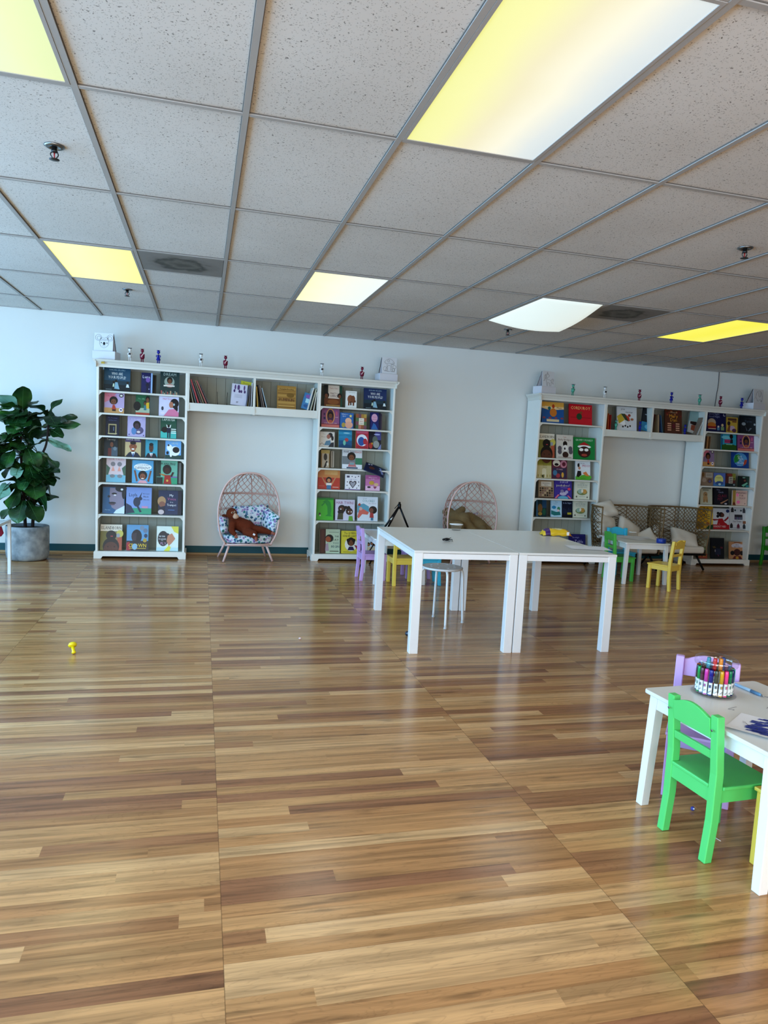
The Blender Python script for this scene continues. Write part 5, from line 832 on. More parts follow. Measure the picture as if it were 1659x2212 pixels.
RAT, CUS, LEGM = M('77603f', .6, vary=.2), M('d2cdc3', .9, vary=.04, bump=.2, bscale=200), M('17191c', .4, .5)
def loveseat(label, x, y, rz, w, dd=.50):
    t = thing('rattan_loveseat', label, 'sofa', (x, y, 0), rz, 'brown rattan loveseats'); hw = lambda z: w * (.93 + .07 * min(1, (z - .2) / .4)); dp = lambda z: dd * (.86 + .14 * min(1, (z - .2) / .4))
    P = wicker(t, hw, dp, ((.58, .0035), (.44, .005), (.29, .0035)), 21, 3.0, RAT, .2, r=.0042, flat=3.4, zr=.765)
    b = MB()
    for ph in (.0, .12, .3, .42, .5, .58, .7, .88, 1.0): b.tube([P(.2 + .57 * i / 10, PI * ph) for i in range(11)], .005 if 0 < ph < 1 else .009, RAT, 6)
    b.build('rib', t)
    b = MB(); b.tube([P(.77, PI * i / 36) for i in range(37)], .011, RAT, 8); b.build('top_rail', t)
    b = MB(); q = [b.v(P(.2, PI * i / 30)) for i in range(31)]; b.face(q, RAT); b.tube([P(.195, PI * i / 30) for i in range(31)] + [P(.195, 0)], .01, LEGM, 6); b.build('seat_frame', t)
    for sx in (-1, 1):
        for y0, y1 in ((.04, -.02), (.72 * dd, .88 * dd)): b = MB(); b.tube([(sx * (w - .14), y0, .195), (sx * (w - .05), y1, .003)], .013, LEGM, 8); b.build('leg', t)
    b = MB(); b.prism([(-w + .05, -.015), (w - .05, -.015), (w - .03, .1), (w - .06, .68 * dd), (w - .2, .86 * dd), (-w + .2, .86 * dd), (-w + .06, .68 * dd), (-w + .03, .1)], .21, .30, CUS, 'z'); b.build('seat_cushion', t, bevel=.03, seg=4)
    return t
loveseat('left rattan loveseat beside the tall bookcase, piled with white pillows', 5.115, 7.83, D(1), .435, .455)
loveseat('right rattan loveseat with one white pillow on its right side', 5.925, 7.92, D(-1), .365, .47)
GP = 'white throw pillows on the loveseats'
for lab, size, loc, rot in (('large white pillow leaning at the left end of the left loveseat', (.36, .34, .14), (4.86, 8.02, .505), (D(68), D(12), D(20))), ('white pillow laid on top of the left loveseat back', (.3, .24, .12), (4.90, 8.12, .72), (D(52), D(-12), D(12))),
                            ('white pillow slumped in the middle of the left loveseat', (.38, .34, .12), (5.21, 8.06, .45), (D(62), D(28), D(6))), ('small white pillow at the right end of the left loveseat', (.26, .24, .1), (5.43, 8.0, .38), (D(60), D(-28), D(-12))),
                            ('white pillow standing at the left end of the right loveseat', (.3, .26, .1), (5.63, 8.05, .385), (D(75), D(35), D(40))), ('wide white pillow reclining at the right end of the right loveseat', (.40, .25, .13), (6.03, 8.06, .385), (D(48), D(15), D(-6)))):
    o = cushion('throw_pillow', None, size, CUS, loc, rot); tag(o, lab, 'cushion', GP)

# ------------------------------------------------------------------ plush toys (one fused skin each)
def blob(name, parent, shapes, m, voxel=.008, sm=4):
    b = MB()
    for s in shapes:
        if s[0] == 'c': b.capsule(*s[1:], m)
        else: b.ball(s[1], s[2], m, 16, 10)
    o = b.build(name, parent); w = o.modifiers.new('fuse', 'REMESH'); w.mode = 'VOXEL'; w.voxel_size = voxel; w.use_smooth_shade = True
    w = o.modifiers.new('soften', 'SMOOTH'); w.iterations = sm; w.factor = .5; return o
FUR = M('6e3013', .95, vary=.25, scale=40, bump=.8, bscale=160); SKN, BEI = M('9a6152', .85), M('c9a58a', .85)
t = thing('plush_ape', 'brown plush orangutan lounging on floral cushions in the left egg chair', 'plush toy', (.46, 8.22, .32))
def q(x, z, y): return (x - .46, y - 8.22, z - .32)
blob('body', t, [('b', q(.335, .528, 8.25), (.062, .06, .066)), ('c', q(.345, .50, 8.27), q(.37, .44, 8.28), .045, .07), ('c', q(.38, .43, 8.28), q(.51, .375, 8.28), .075, .085), ('c', q(.50, .37, 8.28), q(.60, .345, 8.28), .08, .05),
    ('c', q(.55, .36, 8.27), q(.67, .352, 8.26), .052, .042), ('c', q(.67, .352, 8.26), q(.765, .327, 8.25), .042, .027), ('c', q(.50, .335, 8.22), q(.575, .315, 8.17), .052, .044), ('c', q(.575, .315, 8.17), q(.595, .282, 8.14), .044, .03),
    ('c', q(.345, .42, 8.22), q(.335, .35, 8.19), .042, .036), ('c', q(.335, .35, 8.19), q(.368, .312, 8.17), .036, .026), ('c', q(.36, .46, 8.33), q(.25, .49, 8.36), .035, .022), ('b', q(.38, .498, 8.19), (.03, .02, .028))], FUR)
blob('muzzle', t, [('b', q(.378, .503, 8.195), (.034, .03, .03)), ('b', q(.372, .522, 8.20), (.022, .02, .018))], BEI, .005, 3)
b = MB()
for x, z in ((.338, .545), (.365, .553)):
    b.ball(q(x, z, 8.196), (.0125, .006, .0125), BEI); b.ball(q(x + .002, z, 8.191), (.0075, .005, .0075), M('16110f', .15))
b.build('eye', t)
b = MB(); b.ball(q(.293, .512, 8.25), (.012, .02, .02), SKN); b.build('ear', t)
hs = [('b', q(.377, .302, 8.165), (.018, .014, .02))] + [('c', q(.372 + .007 * i, .292, 8.16), q(.37 + .011 * i, .268 + .002 * abs(i - 1), 8.15 + .004 * i), .0055, .0045) for i in range(4)] + [('c', q(.388, .302, 8.16), q(.398, .318, 8.152), .006, .0045)]
blob('hand', t, hs, SKN, .0035, 2)
fs = [('c', q(.765, .326, 8.25), q(.80, .318, 8.24), .022, .018)] + [('c', q(.80, .322 - .01 * i, 8.24), q(.825, .32 - .011 * i, 8.232), .006, .005) for i in range(3)]
blob('foot', t, fs, SKN, .004, 2)
fs = [('c', q(.597, .28, 8.13), q(.60, .262, 8.115), .02, .016)] + [('c', q(.592 + .008 * i, .258, 8.11), q(.591 + .009 * i, .246, 8.10), .006, .005) for i in range(3)]
blob('foot', t, fs, SKN, .004, 2)
b = MB(); b.x = Matrix.Translation(q(.577, .317, 8.121)) @ Matrix.Rotation(.5, 4, 'Y'); b.box(-.012, .012, -.001, .001, -.01, .01, M('eef0f2', .6)); b.build('care_tag', t)
KHK = M('84714f', .95, vary=.2, scale=20, bump=.8, bscale=120)
t = thing('plush_bear', 'large khaki plush animal slumped in the right egg chair', 'plush toy', (3.17, 8.38, .4))
def q(x, z, y): return (x - 3.17, y - 8.38, z - .4)
blob('body', t, [('b', q(3.0, .50, 8.34), (.15, .11, .13)), ('b', q(2.93, .60, 8.42), (.08, .07, .06)), ('c', q(2.99, .585, 8.33), q(3.10, .64, 8.40), .045, .045), ('c', q(2.90, .48, 8.25), q(3.0, .46, 8.2), .055, .065), ('b', q(3.08, .52, 8.30), (.1, .08, .1)),
    ('b', q(3.2, .50, 8.42), (.11, .09, .11)), ('c', q(3.13, .46, 8.28), q(3.22, .37, 8.22), .065, .06), ('b', q(3.30, .44, 8.36), (.12, .1, .1)), ('c', q(3.33, .40, 8.28), q(3.26, .36, 8.2), .07, .065), ('c', q(3.40, .42, 8.36), q(3.44, .36, 8.28), .06, .055), ('c', q(2.95, .40, 8.22), q(3.06, .36, 8.16), .06, .05),
    ('b', q(3.2, .35, 8.36), (.22, .14, .08)), ('c', q(3.24, .56, 8.44), q(3.34, .50, 8.42), .04, .045)], KHK, .012, 5)
b = MB(); b.ball(q(2.9, .47, 8.235), (.014, .01, .012), M('2a221c', .3)); b.build('nose', t)

# ------------------------------------------------------------------ fiddle-leaf fig
random.seed(11)
t = thing('potted_fig_tree', 'tall fiddle-leaf fig in a round concrete pot at the left wall', 'potted plant', (-1.725, 8.21, 0))
b = MB(); b.lathe([(.15, 0), (.178, .006), (.198, .03), (.205, .08), (.207, .30), (.205, .35), (.199, .355), (.192, .352), (.188, .32), (0, .318)], concrete_mat(), 40); b.build('pot', t)
b = MB(); b.lathe([(0, .33), (.1, .327), (.188, .322)], M('1e1713', .95, vary=.4, scale=60, bump=1, bscale=90), 24); b.build('soil', t)
TRK = M('2a1f1a', .8, vary=.2, scale=30)
stems = [[(-.02, 0, .31), (-.03, .0, .6), (-.05, 0, .9), (-.06, 0, 1.2), (-.055, 0, 1.45), (-.04, 0, 1.6)], [(.05, -.02, .31), (.06, 0, .6), (.06, 0, .85), (.12, 0, 1.05), (.18, -.01, 1.2), (.2, -.01, 1.42), (.19, 0, 1.55)],
         [(-.02, .02, .31), (-.06, .05, .6), (-.14, .0, .9), (-.25, -.05, 1.15), (-.28, -.06, 1.3)], [(.0, 0, .5), (.06, -.08, .8), (.08, -.12, 1.05)]]
b = MB(); PATHS = []
for k, s in enumerate(stems): p = smooth(s, 6); PATHS.append(p); b.tube(p, [.017 * (1 - .6 * i / len(p)) * (.8 if k > 1 else 1) for i in range(len(p))], TRK, 8)
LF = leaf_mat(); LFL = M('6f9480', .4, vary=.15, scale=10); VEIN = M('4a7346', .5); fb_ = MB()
def leaf(base, dirv, L, W, curl=.25, roll=0, m=None):
    """Fiddle-shaped blade: narrow waist, broad tip, raised midrib, rippled edge."""
    d = Vector(dirv).normalized(); side = d.cross(Vector((0, 0, 1)))
    side = side.normalized() if side.length > .05 else Vector((1, 0, 0)); side = Matrix.Rotation(roll, 3, d) @ side; nm = side.cross(d); base = Vector(base); n = 10; rows = []; m = m or LF; ph = random.random() * 6
    for i in range(n + 1):
        s = i / n; wd = W * (math.sin(PI * min(1, s * .95 + .04)) ** .6) * (.62 + .55 * s - .2 * math.exp(-((s - .3) / .12) ** 2)) * (1 if s < .93 else .62)
        c = base + d * (L * s) - nm * (curl * L * s * s) ; row = []
        for j in (-1, -.5, 0, .5, 1): row.append(fb_.v(c + side * (wd * j) + nm * (.16 * abs(j) * wd + (.018 * math.sin(9 * s + ph + j) if abs(j) == 1 else 0))))
        rows.append(row)
    for a, c in zip(rows, rows[1:]):
        for j in range(4): fb_.face([a[j], a[j + 1], c[j + 1], c[j]], m, True)
    fb_.tube([(r[2].co + nm * .001) for r in rows[:-1]], [.0035 * (1 - .7 * i / n) for i in range(n)], VEIN, 4)
    for i in range(2, n - 1, 2):
        for s_ in (0, 4): fb_.tube([rows[i][2].co + nm * .001, (rows[i + 1][1 if s_ == 0 else 3].co) + nm * .002], .0012, VEIN, 3)
    b.tube([base - d * .05 + Vector((0, 0, -.01)), base, base + d * .01], .004, TRK, 5)
# blades seen against the wall, then the dense interior
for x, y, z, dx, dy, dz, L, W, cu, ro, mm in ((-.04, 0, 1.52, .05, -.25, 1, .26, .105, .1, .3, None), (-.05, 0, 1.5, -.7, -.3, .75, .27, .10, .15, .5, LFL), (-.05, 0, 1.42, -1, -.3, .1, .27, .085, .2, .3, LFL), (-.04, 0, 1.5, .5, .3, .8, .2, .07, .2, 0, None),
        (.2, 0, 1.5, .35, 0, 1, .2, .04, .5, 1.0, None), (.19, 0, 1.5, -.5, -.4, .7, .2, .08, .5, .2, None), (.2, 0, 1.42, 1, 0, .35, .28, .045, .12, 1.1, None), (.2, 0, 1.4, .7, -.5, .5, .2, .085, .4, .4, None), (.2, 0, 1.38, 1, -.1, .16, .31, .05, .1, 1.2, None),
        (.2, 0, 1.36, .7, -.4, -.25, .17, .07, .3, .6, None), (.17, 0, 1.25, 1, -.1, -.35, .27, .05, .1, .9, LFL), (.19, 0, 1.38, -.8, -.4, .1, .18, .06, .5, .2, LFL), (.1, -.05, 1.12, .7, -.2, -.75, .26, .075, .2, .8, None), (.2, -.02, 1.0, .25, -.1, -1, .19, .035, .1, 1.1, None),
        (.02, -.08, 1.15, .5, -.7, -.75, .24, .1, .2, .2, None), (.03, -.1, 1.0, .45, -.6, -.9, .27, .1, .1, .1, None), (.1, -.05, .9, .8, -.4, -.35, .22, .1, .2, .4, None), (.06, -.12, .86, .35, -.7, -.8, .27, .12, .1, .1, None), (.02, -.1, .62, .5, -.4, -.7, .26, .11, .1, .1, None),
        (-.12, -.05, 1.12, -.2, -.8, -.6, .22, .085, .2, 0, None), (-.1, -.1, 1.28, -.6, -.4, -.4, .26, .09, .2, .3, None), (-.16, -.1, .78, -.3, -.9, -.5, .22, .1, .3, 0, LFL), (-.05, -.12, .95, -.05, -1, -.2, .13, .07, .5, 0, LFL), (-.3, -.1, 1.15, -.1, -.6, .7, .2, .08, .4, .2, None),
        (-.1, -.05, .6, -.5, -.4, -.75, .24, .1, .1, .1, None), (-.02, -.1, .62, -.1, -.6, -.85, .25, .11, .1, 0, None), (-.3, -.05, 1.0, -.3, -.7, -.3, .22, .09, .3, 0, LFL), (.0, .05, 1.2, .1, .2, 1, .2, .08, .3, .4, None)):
    leaf((x, y, z), (dx, dy, dz), L, W, cu, ro, mm)
for k in range(96):
    p = random.choice(PATHS[:3] * 2 + [PATHS[3]]); s = random.uniform(.3, .95); c = p[int(s * (len(p) - 1))]; an = random.uniform(0, 2 * PI)
    if c.x > .12 and c.z > 1.05 and random.random() < .7: continue
    if c.z < .62: c = c + Vector((random.uniform(-.08, .1), -.04, .1))
    leaf(c, (math.cos(an), math.sin(an) * .9 - .1, random.uniform(-.9, .25)), random.uniform(.19, .29), random.uniform(.08, .12), random.uniform(.1, .35), random.uniform(-.5, .5))
fb_.build('foliage', t); b.build('stem', t)

# ------------------------------------------------------------------ things on top of the bookcases
INK = M('26282c', .6); PAPER = M('dfe2e6', .7, vary=.02); BOXW = M('d8d8de', .6, vary=.02)
def easel_calendar(label, x, w, rz, strokes, flip=1, z=2.106, dots=()):
    """White card standing in an open white box, with a line drawing on it."""
    t = thing('picture_card_box', label, 'card display', (x, YB0 + .12, z), rz, 'white card displays on the bookcases'); a = w / 2
    b = MB(); b.box(-a, a, -.075, .075, 0, .09, BOXW); b.box(-a - .004, a + .004, -.079, .079, .012, .092, BOXW); b.build('box', t, bevel=.002)
    X = Matrix.Translation((-flip * .015, -.05, .092)) @ Matrix.Rotation(-.10, 4, 'X'); k = a * .86
    b = MB(); b.x = X; b.box(-k, k, -.002, .002, 0, .19, PAPER); card = b.build('card', t)
    b = MB(); b.x = X; b.box(-k, k, .105, .109, 0, .002, BOXW); b.prism([(.004, .185), (.012, .185), (.115, 0), (.105, 0)], flip * k + (-.004 if flip > 0 else .0), flip * k + (.0 if flip > 0 else .004), M('2a282c', .8), 'x')  # dark strip paints in the shaded gap between card and flap
    b.x = X @ Matrix.Translation((0, .11, 0)) @ Matrix.Rotation(.52, 4, 'X'); b.box(-k, k, 0, .004, 0, .21, BOXW); b.build('back_flap', t)
    b = MB(); b.x = X
    for s in strokes:
        pts = [(-k + 2 * k * u, -.0035, .19 * (1 - v)) for u, v in s]; pts = smooth(pts, 3) if len(pts) > 2 else pts; b.tube(pts, .0009, INK, 4)
    for u, v, r in dots: b.ball((-k + 2 * k * u, -.003, .19 * (1 - v)), (r, .0012, r * 1.3), INK, 10, 6)
    b.build('line_drawing', card); return t
def circ(u, v, r, ry=None, a0=0, a1=360, n=12): ry = ry or r; return [(u + r * math.cos(math.radians(a0 + (a1 - a0) * i / n)), v - ry * math.sin(math.radians(a0 + (a1 - a0) * i / n))) for i in range(n + 1)]
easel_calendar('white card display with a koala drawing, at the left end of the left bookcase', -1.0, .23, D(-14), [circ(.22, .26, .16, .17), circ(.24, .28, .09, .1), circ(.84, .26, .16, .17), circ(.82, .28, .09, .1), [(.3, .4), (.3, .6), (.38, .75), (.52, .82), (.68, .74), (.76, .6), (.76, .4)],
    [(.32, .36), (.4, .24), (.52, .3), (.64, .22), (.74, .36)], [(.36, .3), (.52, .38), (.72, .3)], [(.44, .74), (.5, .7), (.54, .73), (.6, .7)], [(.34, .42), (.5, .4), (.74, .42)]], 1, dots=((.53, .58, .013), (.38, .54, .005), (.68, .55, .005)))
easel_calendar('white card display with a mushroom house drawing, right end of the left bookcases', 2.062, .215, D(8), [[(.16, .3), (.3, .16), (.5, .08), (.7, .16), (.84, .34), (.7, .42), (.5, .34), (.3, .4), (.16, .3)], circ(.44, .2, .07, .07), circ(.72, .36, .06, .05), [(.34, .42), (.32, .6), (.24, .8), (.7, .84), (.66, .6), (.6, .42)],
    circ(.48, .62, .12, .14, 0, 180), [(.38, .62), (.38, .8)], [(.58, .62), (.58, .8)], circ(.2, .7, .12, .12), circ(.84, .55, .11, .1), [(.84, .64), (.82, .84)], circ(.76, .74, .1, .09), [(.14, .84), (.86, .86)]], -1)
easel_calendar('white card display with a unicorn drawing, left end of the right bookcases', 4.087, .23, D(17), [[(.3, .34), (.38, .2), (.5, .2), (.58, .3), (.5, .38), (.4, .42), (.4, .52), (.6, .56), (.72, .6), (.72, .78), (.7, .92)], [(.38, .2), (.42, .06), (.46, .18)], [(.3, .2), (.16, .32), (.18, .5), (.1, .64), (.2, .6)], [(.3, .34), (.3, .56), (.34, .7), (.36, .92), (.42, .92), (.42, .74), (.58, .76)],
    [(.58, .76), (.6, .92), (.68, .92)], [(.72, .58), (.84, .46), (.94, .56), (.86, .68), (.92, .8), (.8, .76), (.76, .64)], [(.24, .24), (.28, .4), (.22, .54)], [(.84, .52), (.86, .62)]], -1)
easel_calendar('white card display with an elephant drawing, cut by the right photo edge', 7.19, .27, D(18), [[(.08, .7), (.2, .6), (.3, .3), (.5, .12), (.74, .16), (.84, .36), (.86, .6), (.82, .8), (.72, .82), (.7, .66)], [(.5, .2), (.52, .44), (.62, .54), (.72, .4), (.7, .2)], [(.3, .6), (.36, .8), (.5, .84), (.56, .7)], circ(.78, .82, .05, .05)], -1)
# peg people
def peg_person(kind, label, x, z=2.106, y=None, s=1.0):
    col = {'white': 'e8e8e6', 'maroon': '7a1c3a', 'blue': '1a2496', 'teal': '5aa890'}[kind]; m = M(col, .3); dk = M('1d1d22', .5)
    t = thing('peg_figure', label, 'figurine', (x, YB0 + .07 if y is None else y, z), 0, 'small painted wooden people'); t.scale = (s, s, s)
    b = MB(); b.ball((0, 0, .127), (.017, .016, .018), m); b.lathe([(.006, .098), (.005, .112)], m, 10); hd = b.build('head', t)
    b = MB()
    if kind == 'blue': b.lathe([(.006, .1), (.013, .096), (.012, .078), (.022, .048), (.024, .042), (0, .04)], m, 16)
    elif kind == 'maroon': b.lathe([(.006, .1), (.02, .096), (.024, .086), (.024, .056), (.018, .042), (0, .04)], m, 16)
    elif kind == 'teal': b.lathe([(.006, .104), (.014, .094), (.022, .075), (.018, .05), (0, .042)], m, 16)
    else: b.lathe([(.006, .1), (.018, .097), (.019, .05), (0, .048)], m, 16)
    b.build('body', t)
    for sx in (-1, 1):
        b = MB(); b.tube([(sx * .008, 0, .048), (sx * .009, 0, .006)], .0055, m, 8); b.ball((sx * .01, -.004, .006), (.009, .012, .006), m, 10, 6); b.build('leg', t)
        b = MB(); b.tube(smooth([(sx * .018, 0, .094), (sx * .0215, -.006, .082), (sx * (.013 if kind == 'white' else .018), -.018 if kind == 'white' else -.012, .074)]), .0045, m, 6); b.build('arm', t)
    b = MB()
    if kind in ('white', 'teal'): b.box(-.02, .02, -.02, .02, .144, .147, M('6e7478', .5)); b.lathe([(.014, .138), (.014, .145)], M('6e7478', .5), 12)
    else: b.box(-.018, .018, -.017, .017, .144, .147, m)
    b.build('cap', hd)
    b = MB()
    if kind == 'white': b.box(-.009, .010, -.026, -.019, .073, .093, dk)
    elif kind == 'maroon': b.x = Matrix.Translation((.002, -.0255, .08)) @ Matrix.Rotation(-.9, 4, 'Y'); b.box(-.02, .02, -.002, .002, -.0035, .0035, M('e6c8c4', .5))
    elif kind == 'blue': b.lathe([(.008, .098), (.0105, .102), (.007, .104)], M('b99a3a', .4), 12)
    else: b.box(-.012, .012, -.018, -.012, .1, .106, M('24544a', .5))
    b.build('ornament', t); return t
for k, x, lab in (('white', -.762, 'white figure with a dark book, first figure from the left'), ('maroon', -.637, 'maroon figure with pale sash beside the leftmost white figure'), ('blue', -.473, 'blue figure in a dress on the left bookcase'),
                  ('white', -.032, 'white figure above the joint of bookcase and left bridging shelf'), ('maroon', .228, 'maroon figure with sash above the left bridging shelf'), ('white', 1.293, 'white figure above the bookcase between the egg chairs'),
                  ('maroon', 1.76, 'maroon figure left of the mushroom card display'), ('teal', 4.451, 'pale teal figure right of the unicorn card display'), ('white', 4.898, 'white figure where the right bridging shelf begins'),
                  ('maroon', 5.396, 'maroon figure above the right bridging shelf'), ('blue', 5.868, 'blue figure above the right bridging shelf'), ('teal', 6.294, 'pale teal figure at the right end of the bridging shelf'),
                  ('maroon', 6.616, 'maroon figure on the bookcase at the right edge'), ('blue', 6.951, 'blue figure left of the elephant card display')): peg_person(k, lab, x)
for k, xp, lab in (('teal', 1331, 'teal figure inside the right bridging shelf beside the umbrella book'), ('blue', 1383, 'blue figure inside the right bridging shelf before the dark blue book'), ('blue', 1481, 'blue figure inside the right bridging shelf before the grey teal book')):
    peg_person(k, lab, ony(xp, 915, YB0 + .04)[0], 1.7225, YB0 + .04, .85)
b = MB(); b.x = Matrix.Translation((-1.018, YB0 - .034, 2.07)); b.prism([(-.018, -.004), (-.008, -.012), (.004, -.008), (.016, -.014), (.02, 0), (.01, .006), (.018, .014), (.002, .01), (-.01, .012)], -.003, 0, M('b59a2a', .4)); tag(b.build('bird_sticker'), 'small yellow bird sticker on the left bookcase cornice', 'sticker')

# ------------------------------------------------------------------ small things on tables and floor
def W2(u, v, z=.70): return (1.362 + ux * u - uy * v, 4.545 + uy * u + ux * v, z)      # along and across the joined big tables
def Z(px_, py_, z): d = ray(px_, py_); k = (z - HC) / d.z; return (d.x * k, d.y * k, z)
CP = glass_mat('ffffff', .06)
t = thing('plastic_cup', 'small clear plastic cup at the back edge of the big tables', 'cup', Z(985, 1145, .7)); b = MB(); b.lathe([(.035, 0), (.037, .002), (.05, .045), (.056, .048), (.055, .05), (.048, .046), (.035, .004), (0, .003)], CP, 28); b.build('bowl', t)
b = MB(); b.lathe([(.056, .047), (.058, .05), (.055, .052)], M('e8ecee', .3), 28); b.build('lip', t)
t = thing('toy_insect', 'little black plastic toy beetle on the left big table', 'toy', Z(965, 1169, .7), .3); BK = M('0c0c0e', .3); b = MB(); b.ball((0, 0, .014), (.026, .016, .011), BK); b.ball((-.03, 0, .013), (.01, .009, .008), BK); b.build('body', t)
for k in range(6): s = 1 if k % 2 else -1; x = -.012 + .014 * (k // 2); b = MB(); b.tube([(x, s * .012, .014), (x + .006, s * .024, .018), (x + .012, s * .034, .002)], .002, BK, 5); b.build('leg', t)
b = MB(); b.tube([(.02, .006, .018), (.045, .012, .024)], .0022, BK, 5); b.tube([(.02, -.006, .016), (.046, -.01, .012)], .0022, BK, 5); b.build('pincer', t)
t = thing('wipes_pack', 'yellow and purple soft pack lying at the back right of the big tables', 'pack', Z(1200, 1157, .7), D(-8)); YP, PP = M('d9b52c', .35, bump=.4, bscale=30), M('4a2a6a', .35)
b = MB(); n = 12; G = []
for i in range(n + 1):
    row = []
    for j in range(9):
        u, v = i / n * 2 - 1, j / 8 * 2 - 1; row.append((u, v, b.v((u * .125, v * .06, .006 + .05 * (1 - abs(u) ** 6) * (1 - v ** 4) + .004 * math.sin(9 * u + 5 * v)))))
    G.append(row)
for i in range(n):
    for j in range(8): b.face([G[i][j][2], G[i + 1][j][2], G[i + 1][j + 1][2], G[i][j + 1][2]], PP if i in (1, 2) else M('e0d8a8', .4) if 4 <= i <= 7 and 1 < j < 6 else M('c98a20', .35) if i >= 10 else YP, True)
o = b.build('film', t); w = o.modifiers.new('sheet', 'SOLIDIFY'); w.thickness = .003
b = MB(); b.box(.075, .095, -.0615, -.054, .012, .04, M('e8e4dc', .4)); b.build('pull_tab', t)
def sheet(name, label, loc, w, h, rz, curl, art=(), g=None):
    b = MB(); n = 10; V = [[b.v(((i / n - .5) * w, (j / n - .5) * h, .0015 + curl * (max(0, i / n - .6) ** 2 + max(0, .35 - j / n) ** 2) * 1.2)) for j in range(n + 1)] for i in range(n + 1)]; pm = M('e9ebf0', .7, vary=.01)
    for i in range(n):
        for j in range(n): b.face([V[i][j], V[i + 1][j], V[i + 1][j + 1], V[i][j + 1]], pm, True)
    for q_, (pts, c) in enumerate(art): b.poly([((u - .5) * w, (v - .5) * h, .0022 + .00006 * q_ + curl * (max(0, u - .6) ** 2 + max(0, .35 - v) ** 2) * 1.2) for u, v in pts], K(c))
    o = b.build(name); o.location = loc; o.rotation_euler = (0, 0, rz); return tag(o, label, 'paper', g)
def scrib(seed, n, c):
    r = random.Random(seed); out = []
    for i in range(n): u, v, a, L = r.uniform(.15, .85), r.uniform(.15, .85), r.uniform(0, PI), r.uniform(.04, .15); dx, dy = L * math.cos(a), L * math.sin(a); out.append((((u, v), (u + dx, v + dy), (u + dx + .006, v + dy + .008), (u + .006, v + .008)), c))
    return out
p = Z(1270, 1184, .7); sheet('drawing_paper', 'loose white paper on the right big table', (p[0], p[1], .7005), 0.3, .21, D(-12), .003, scrib(3, 10, 'b4b6c4'))
p = Z(1375, 1163, .462); sheet('drawing_paper', 'scribbled paper on the play table by the loveseats', (p[0] - .05, p[1], .4625), .21, .28, D(25), .0, scrib(5, 14, '6a6a88'), 'scribbled papers on the loveseat play table')
sheet('drawing_paper', 'second paper overlapping the scribbled one on the loveseat play table', (p[0] + .07, p[1] + .1, .4632), .28, .2, D(-20), .0, scrib(8, 12, '8a7aa8'), 'scribbled papers on the loveseat play table')
p = Z(1428, 1173, .462); b = MB(); BT = M('1d3f9a', .35); b.lathe([(.036, .001), (.05, .001), (.052, .004), (.052, .045), (.05, .048), (.036, .048), (.034, .045), (.034, .004), (.036, .001)], BT, 32); tag(b.build('tape_roll', loc=(p[0], p[1], .4625)), 'thick blue tape roll on the play table by the loveseats', 'tape roll')
p = Z(1366, 1157, .462); t = thing('clear_box', 'tiny clear plastic box at the back of the loveseat play table', 'container', p); b = MB(); b.box(-.03, .03, -.03, .03, .001, .04, CP); b.build('walls', t); b = MB(); b.box(-.032, .032, -.032, .032, .04, .046, M('eef0f0', .3)); b.build('lid', t)
b = MB(); b.lathe([(.0, .001), (.02, .002), (.024, .012), (.016, .024), (.006, .03)], M('a81f34', .3), 16); tag(b.build('toy_cup', loc=(1.80, 7.02, .459)), 'small red toy on the middle play table', 'toy')
# near table
p = Z(1545, 1500, .474); jx, jy = p[0], p[1] + .012; TZ = .474
t = thing('marker_tub', 'clear round plastic tub with a domed lid on the near play table', 'tub', (jx, jy, TZ)); TUB = t; TUBM, LIDM = glass_mat('ffffff', .05), glass_mat('ffffff', .13)
b = MB(); b.lathe([(.084, .001), (.085, .004), (.077, .007), (.074, .012), (.074, .086), (.0755, .087)], TUBM, 40); b.build('wall', t)
b = MB(); b.lathe([(.0, .0012), (.083, .0012)], TUBM, 40); b.build('base', t)
b = MB(); b.lathe([(.0785, .118), (.0805, .122), (.0805, .136), (.078, .143), (.07, .147), (.0, .149)], LIDM, 40); b.build('lid', t)
ring = ['1f9a52', '5a3340', 'c2409a', '1f1f7a', '4a4a38', 'c99a1c', 'e8458a', '0f7a52', '14205a', '2fae94', '8a4a20', '3a7aa8', 'b03a8a', 'd0c030', '2a2a34', '6a3a8a', '20803a', '8a2a2a', '2a5aa0', 'd86a2a', '3a3a40']
KC = ['', 'green', 'brown', 'magenta', 'indigo', 'olive', 'gold', 'hot pink', 'emerald', 'navy', 'turquoise', 'rust']
NM = dict(zip(ring, ('green', 'plum brown', 'magenta', 'indigo', 'olive', 'gold', 'hot pink', 'emerald', 'navy', 'turquoise', 'rust', 'steel blue', 'orchid', 'yellow', 'black', 'purple', 'forest green', 'dark red', 'blue', 'orange', 'charcoal')))
NM.update({'2a8aa0': 'aqua', 'c8242c': 'scarlet', 'e8952c': 'amber', '2c4a9a': 'royal blue', 'b06a48': 'copper'})
